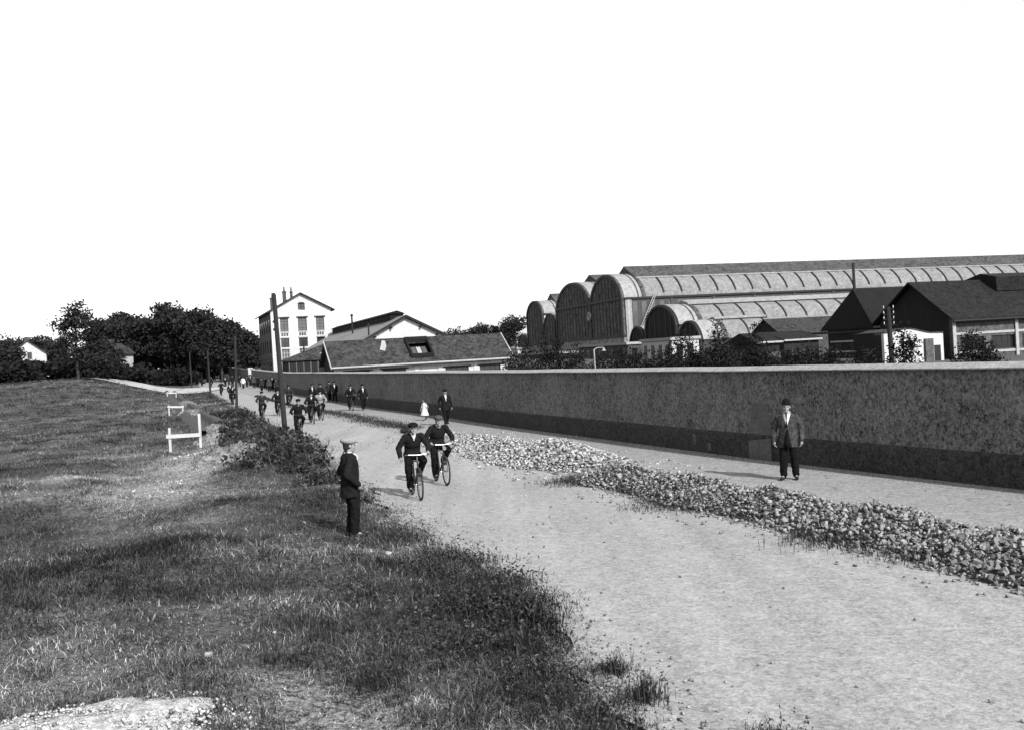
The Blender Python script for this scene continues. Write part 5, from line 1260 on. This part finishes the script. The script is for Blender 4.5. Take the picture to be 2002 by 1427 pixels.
def child():
    g = gpoint(831, 822); J = 1.06 / 1.68
    o = empty('person', (g.x, g.y, .012), math.atan2(.6, -.8), 'small child in white knee length dress walking on the footpath', 'person')
    P = figure_meshes('walk_b', False); b = link('body', P['body'], M['skin'], o, True); b.scale = (J * .95, J * .95, J)
    d = MB(); prof = [(1.0, .075), (.93, .10), (.80, .105), (.70, .12), (.55, .17), (.42, .21), (.34, .235)]; sg = 18; vs = []; fs = []
    for k, (z, r) in enumerate(prof):
        for i in range(sg):
            a = 2 * math.pi * i / sg; rr = r * (1 + (.05 * math.sin(a * 6) if z < .6 else 0)); vs.append((math.cos(a) * rr, math.sin(a) * rr * .8, z * .95 - .06))
    for k in range(len(prof) - 1):
        for i in range(sg): j = (i + 1) % sg; fs.append((k * sg + i, k * sg + j, (k + 1) * sg + j, (k + 1) * sg + i))
    d.add(vs, fs)
    for s in (-1, 1): d.capsule((s * .09, 0, .83), (s * .15, .02, .68), .045, .04, 8)
    d.build('dress', M['cloth_white'], o, True)
    h = MB(); h.ell((0, -.01, 1.01), (.065, .075, .06)); h.ell((0, -.035, .97), (.055, .04, .06)); h.build('hair', M['hair'], o, True)
    b = link('boots', P['boots'], M['leather'], o, True); b.scale = (J * .95, J * .95, J)
child()
cyclist(590, 857, 'lone cyclist in dark suit just right of the nearest pole', 'bicycle ridden just right of the nearest pole', shirt=False)
cyclist(614, 829, 'dark clad cyclist of the pair behind the lone cyclist', 'bicycle of the dark clad rider in the pair behind the lone cyclist')
cyclist(631, 822, 'cyclist in pale jacket riding beside a dark clad one', 'bicycle of the rider in the pale jacket', jacket='cloth_pale')
cyclist(516, 820, 'stout cyclist in open dark jacket left of the nearest pole', 'bicycle ridden left of the nearest pole, nearer one', jacket='cloth_char', shirt=False)
cyclist(547, 813, 'cyclist touching the nearest pole on its left side', 'bicycle ridden touching the nearest pole on its left', 'ride_hand')
cyclist(568, 797, 'cyclist half hidden behind the nearest pole on its right', 'bicycle half hidden behind the nearest pole', jacket='cloth_char', shirt=False)
cyclist(457, 791, 'cyclist beside the second pole, nearer of two', 'bicycle ridden beside the second pole')
cyclist(690, 803, 'cyclist near the wall on the footpath with a white shirt front', 'bicycle near the wall on the footpath')
cyclist(434, 773, 'distant cyclist between the second and third pole', 'bicycle between the second and third pole', shirt=False)
cyclist(414, 757, 'far cyclist just right of the third pole', 'bicycle just right of the third pole', shirt=False)
def walker(px, py, pose, label, group=None, facing=ROADDIR, **kw):
    g = gpoint(px, py); return person((g.x, g.y, g.z + .005), facing, pose, label, group=group, **kw)
walker(711, 802, 'walk_a', 'dark clad man walking by the wall right of the footpath cyclist')
walker(655, 787, 'walk_b', 'dark clad walker by the wall, right one of a pair behind the pale jacket')
walker(645, 785, 'walk_a', 'dark clad walker by the wall, left one of a pair behind the pale jacket', jacket='cloth_char', shirt=False)
walker(612, 795, 'stand', 'dark clad man behind the paired cyclists, head just above the dark one')
walker(628, 795, 'walk_b', 'dark clad man behind the cyclist in the pale jacket', shirt=False)
walker(451, 781, 'walk_a', 'dark clad walker behind the cyclist at the second pole')
walker(395, 755, 'walk_a', 'distant walker with back to us between third and fourth pole', facing=(-.34, .94))
walker(387, 753, 'walk_b', 'small distant figure beside the walker between third and fourth pole', facing=(-.34, .94), scale=.85)
walker(476, 760, 'walk_a', 'man in white shirt sleeves on the far footpath', jacket='cloth_white')
CROWD = 'distant workers crowding along the wall'
ORD = ['first', 'second', 'third', 'fourth', 'fifth', 'sixth', 'seventh', 'eighth', 'ninth', 'tenth', 'eleventh', 'twelfth', 'thirteenth', 'fourteenth', 'fifteenth', 'last']
for i, (px, py) in enumerate([(441, 757), (448, 753), (455, 757), (463, 752), (469, 757), (483, 757), (490, 755), (497, 759), (504, 757), (512, 765), (519, 760), (527, 766), (533, 763), (541, 768), (548, 765), (555, 772)]):
    walker(px, py, ('walk_a', 'walk_b', 'stand')[i % 3], f'small dark clad worker in the distant crowd along the wall, {ORD[i]} from the left', CROWD, shirt=i % 6 == 0, jacket=('cloth_dark', 'cloth_char', 'cloth_dark', 'cloth_mid')[i % 4], scale=.94 + .03 * (i * 7 % 5))
for i, (px, py) in enumerate([(372, 747), (379, 741), (399, 741), (407, 743), (420, 744), (425, 741), (431, 744), (437, 742)]):
    walker(px, py, ('walk_a', 'walk_b', 'stand')[i % 3], f'tiny dark figure in the farthest part of the road, {ORD[i]} from the left', 'farthest people on the road', shirt=False)

bpy.context.view_layer.update()
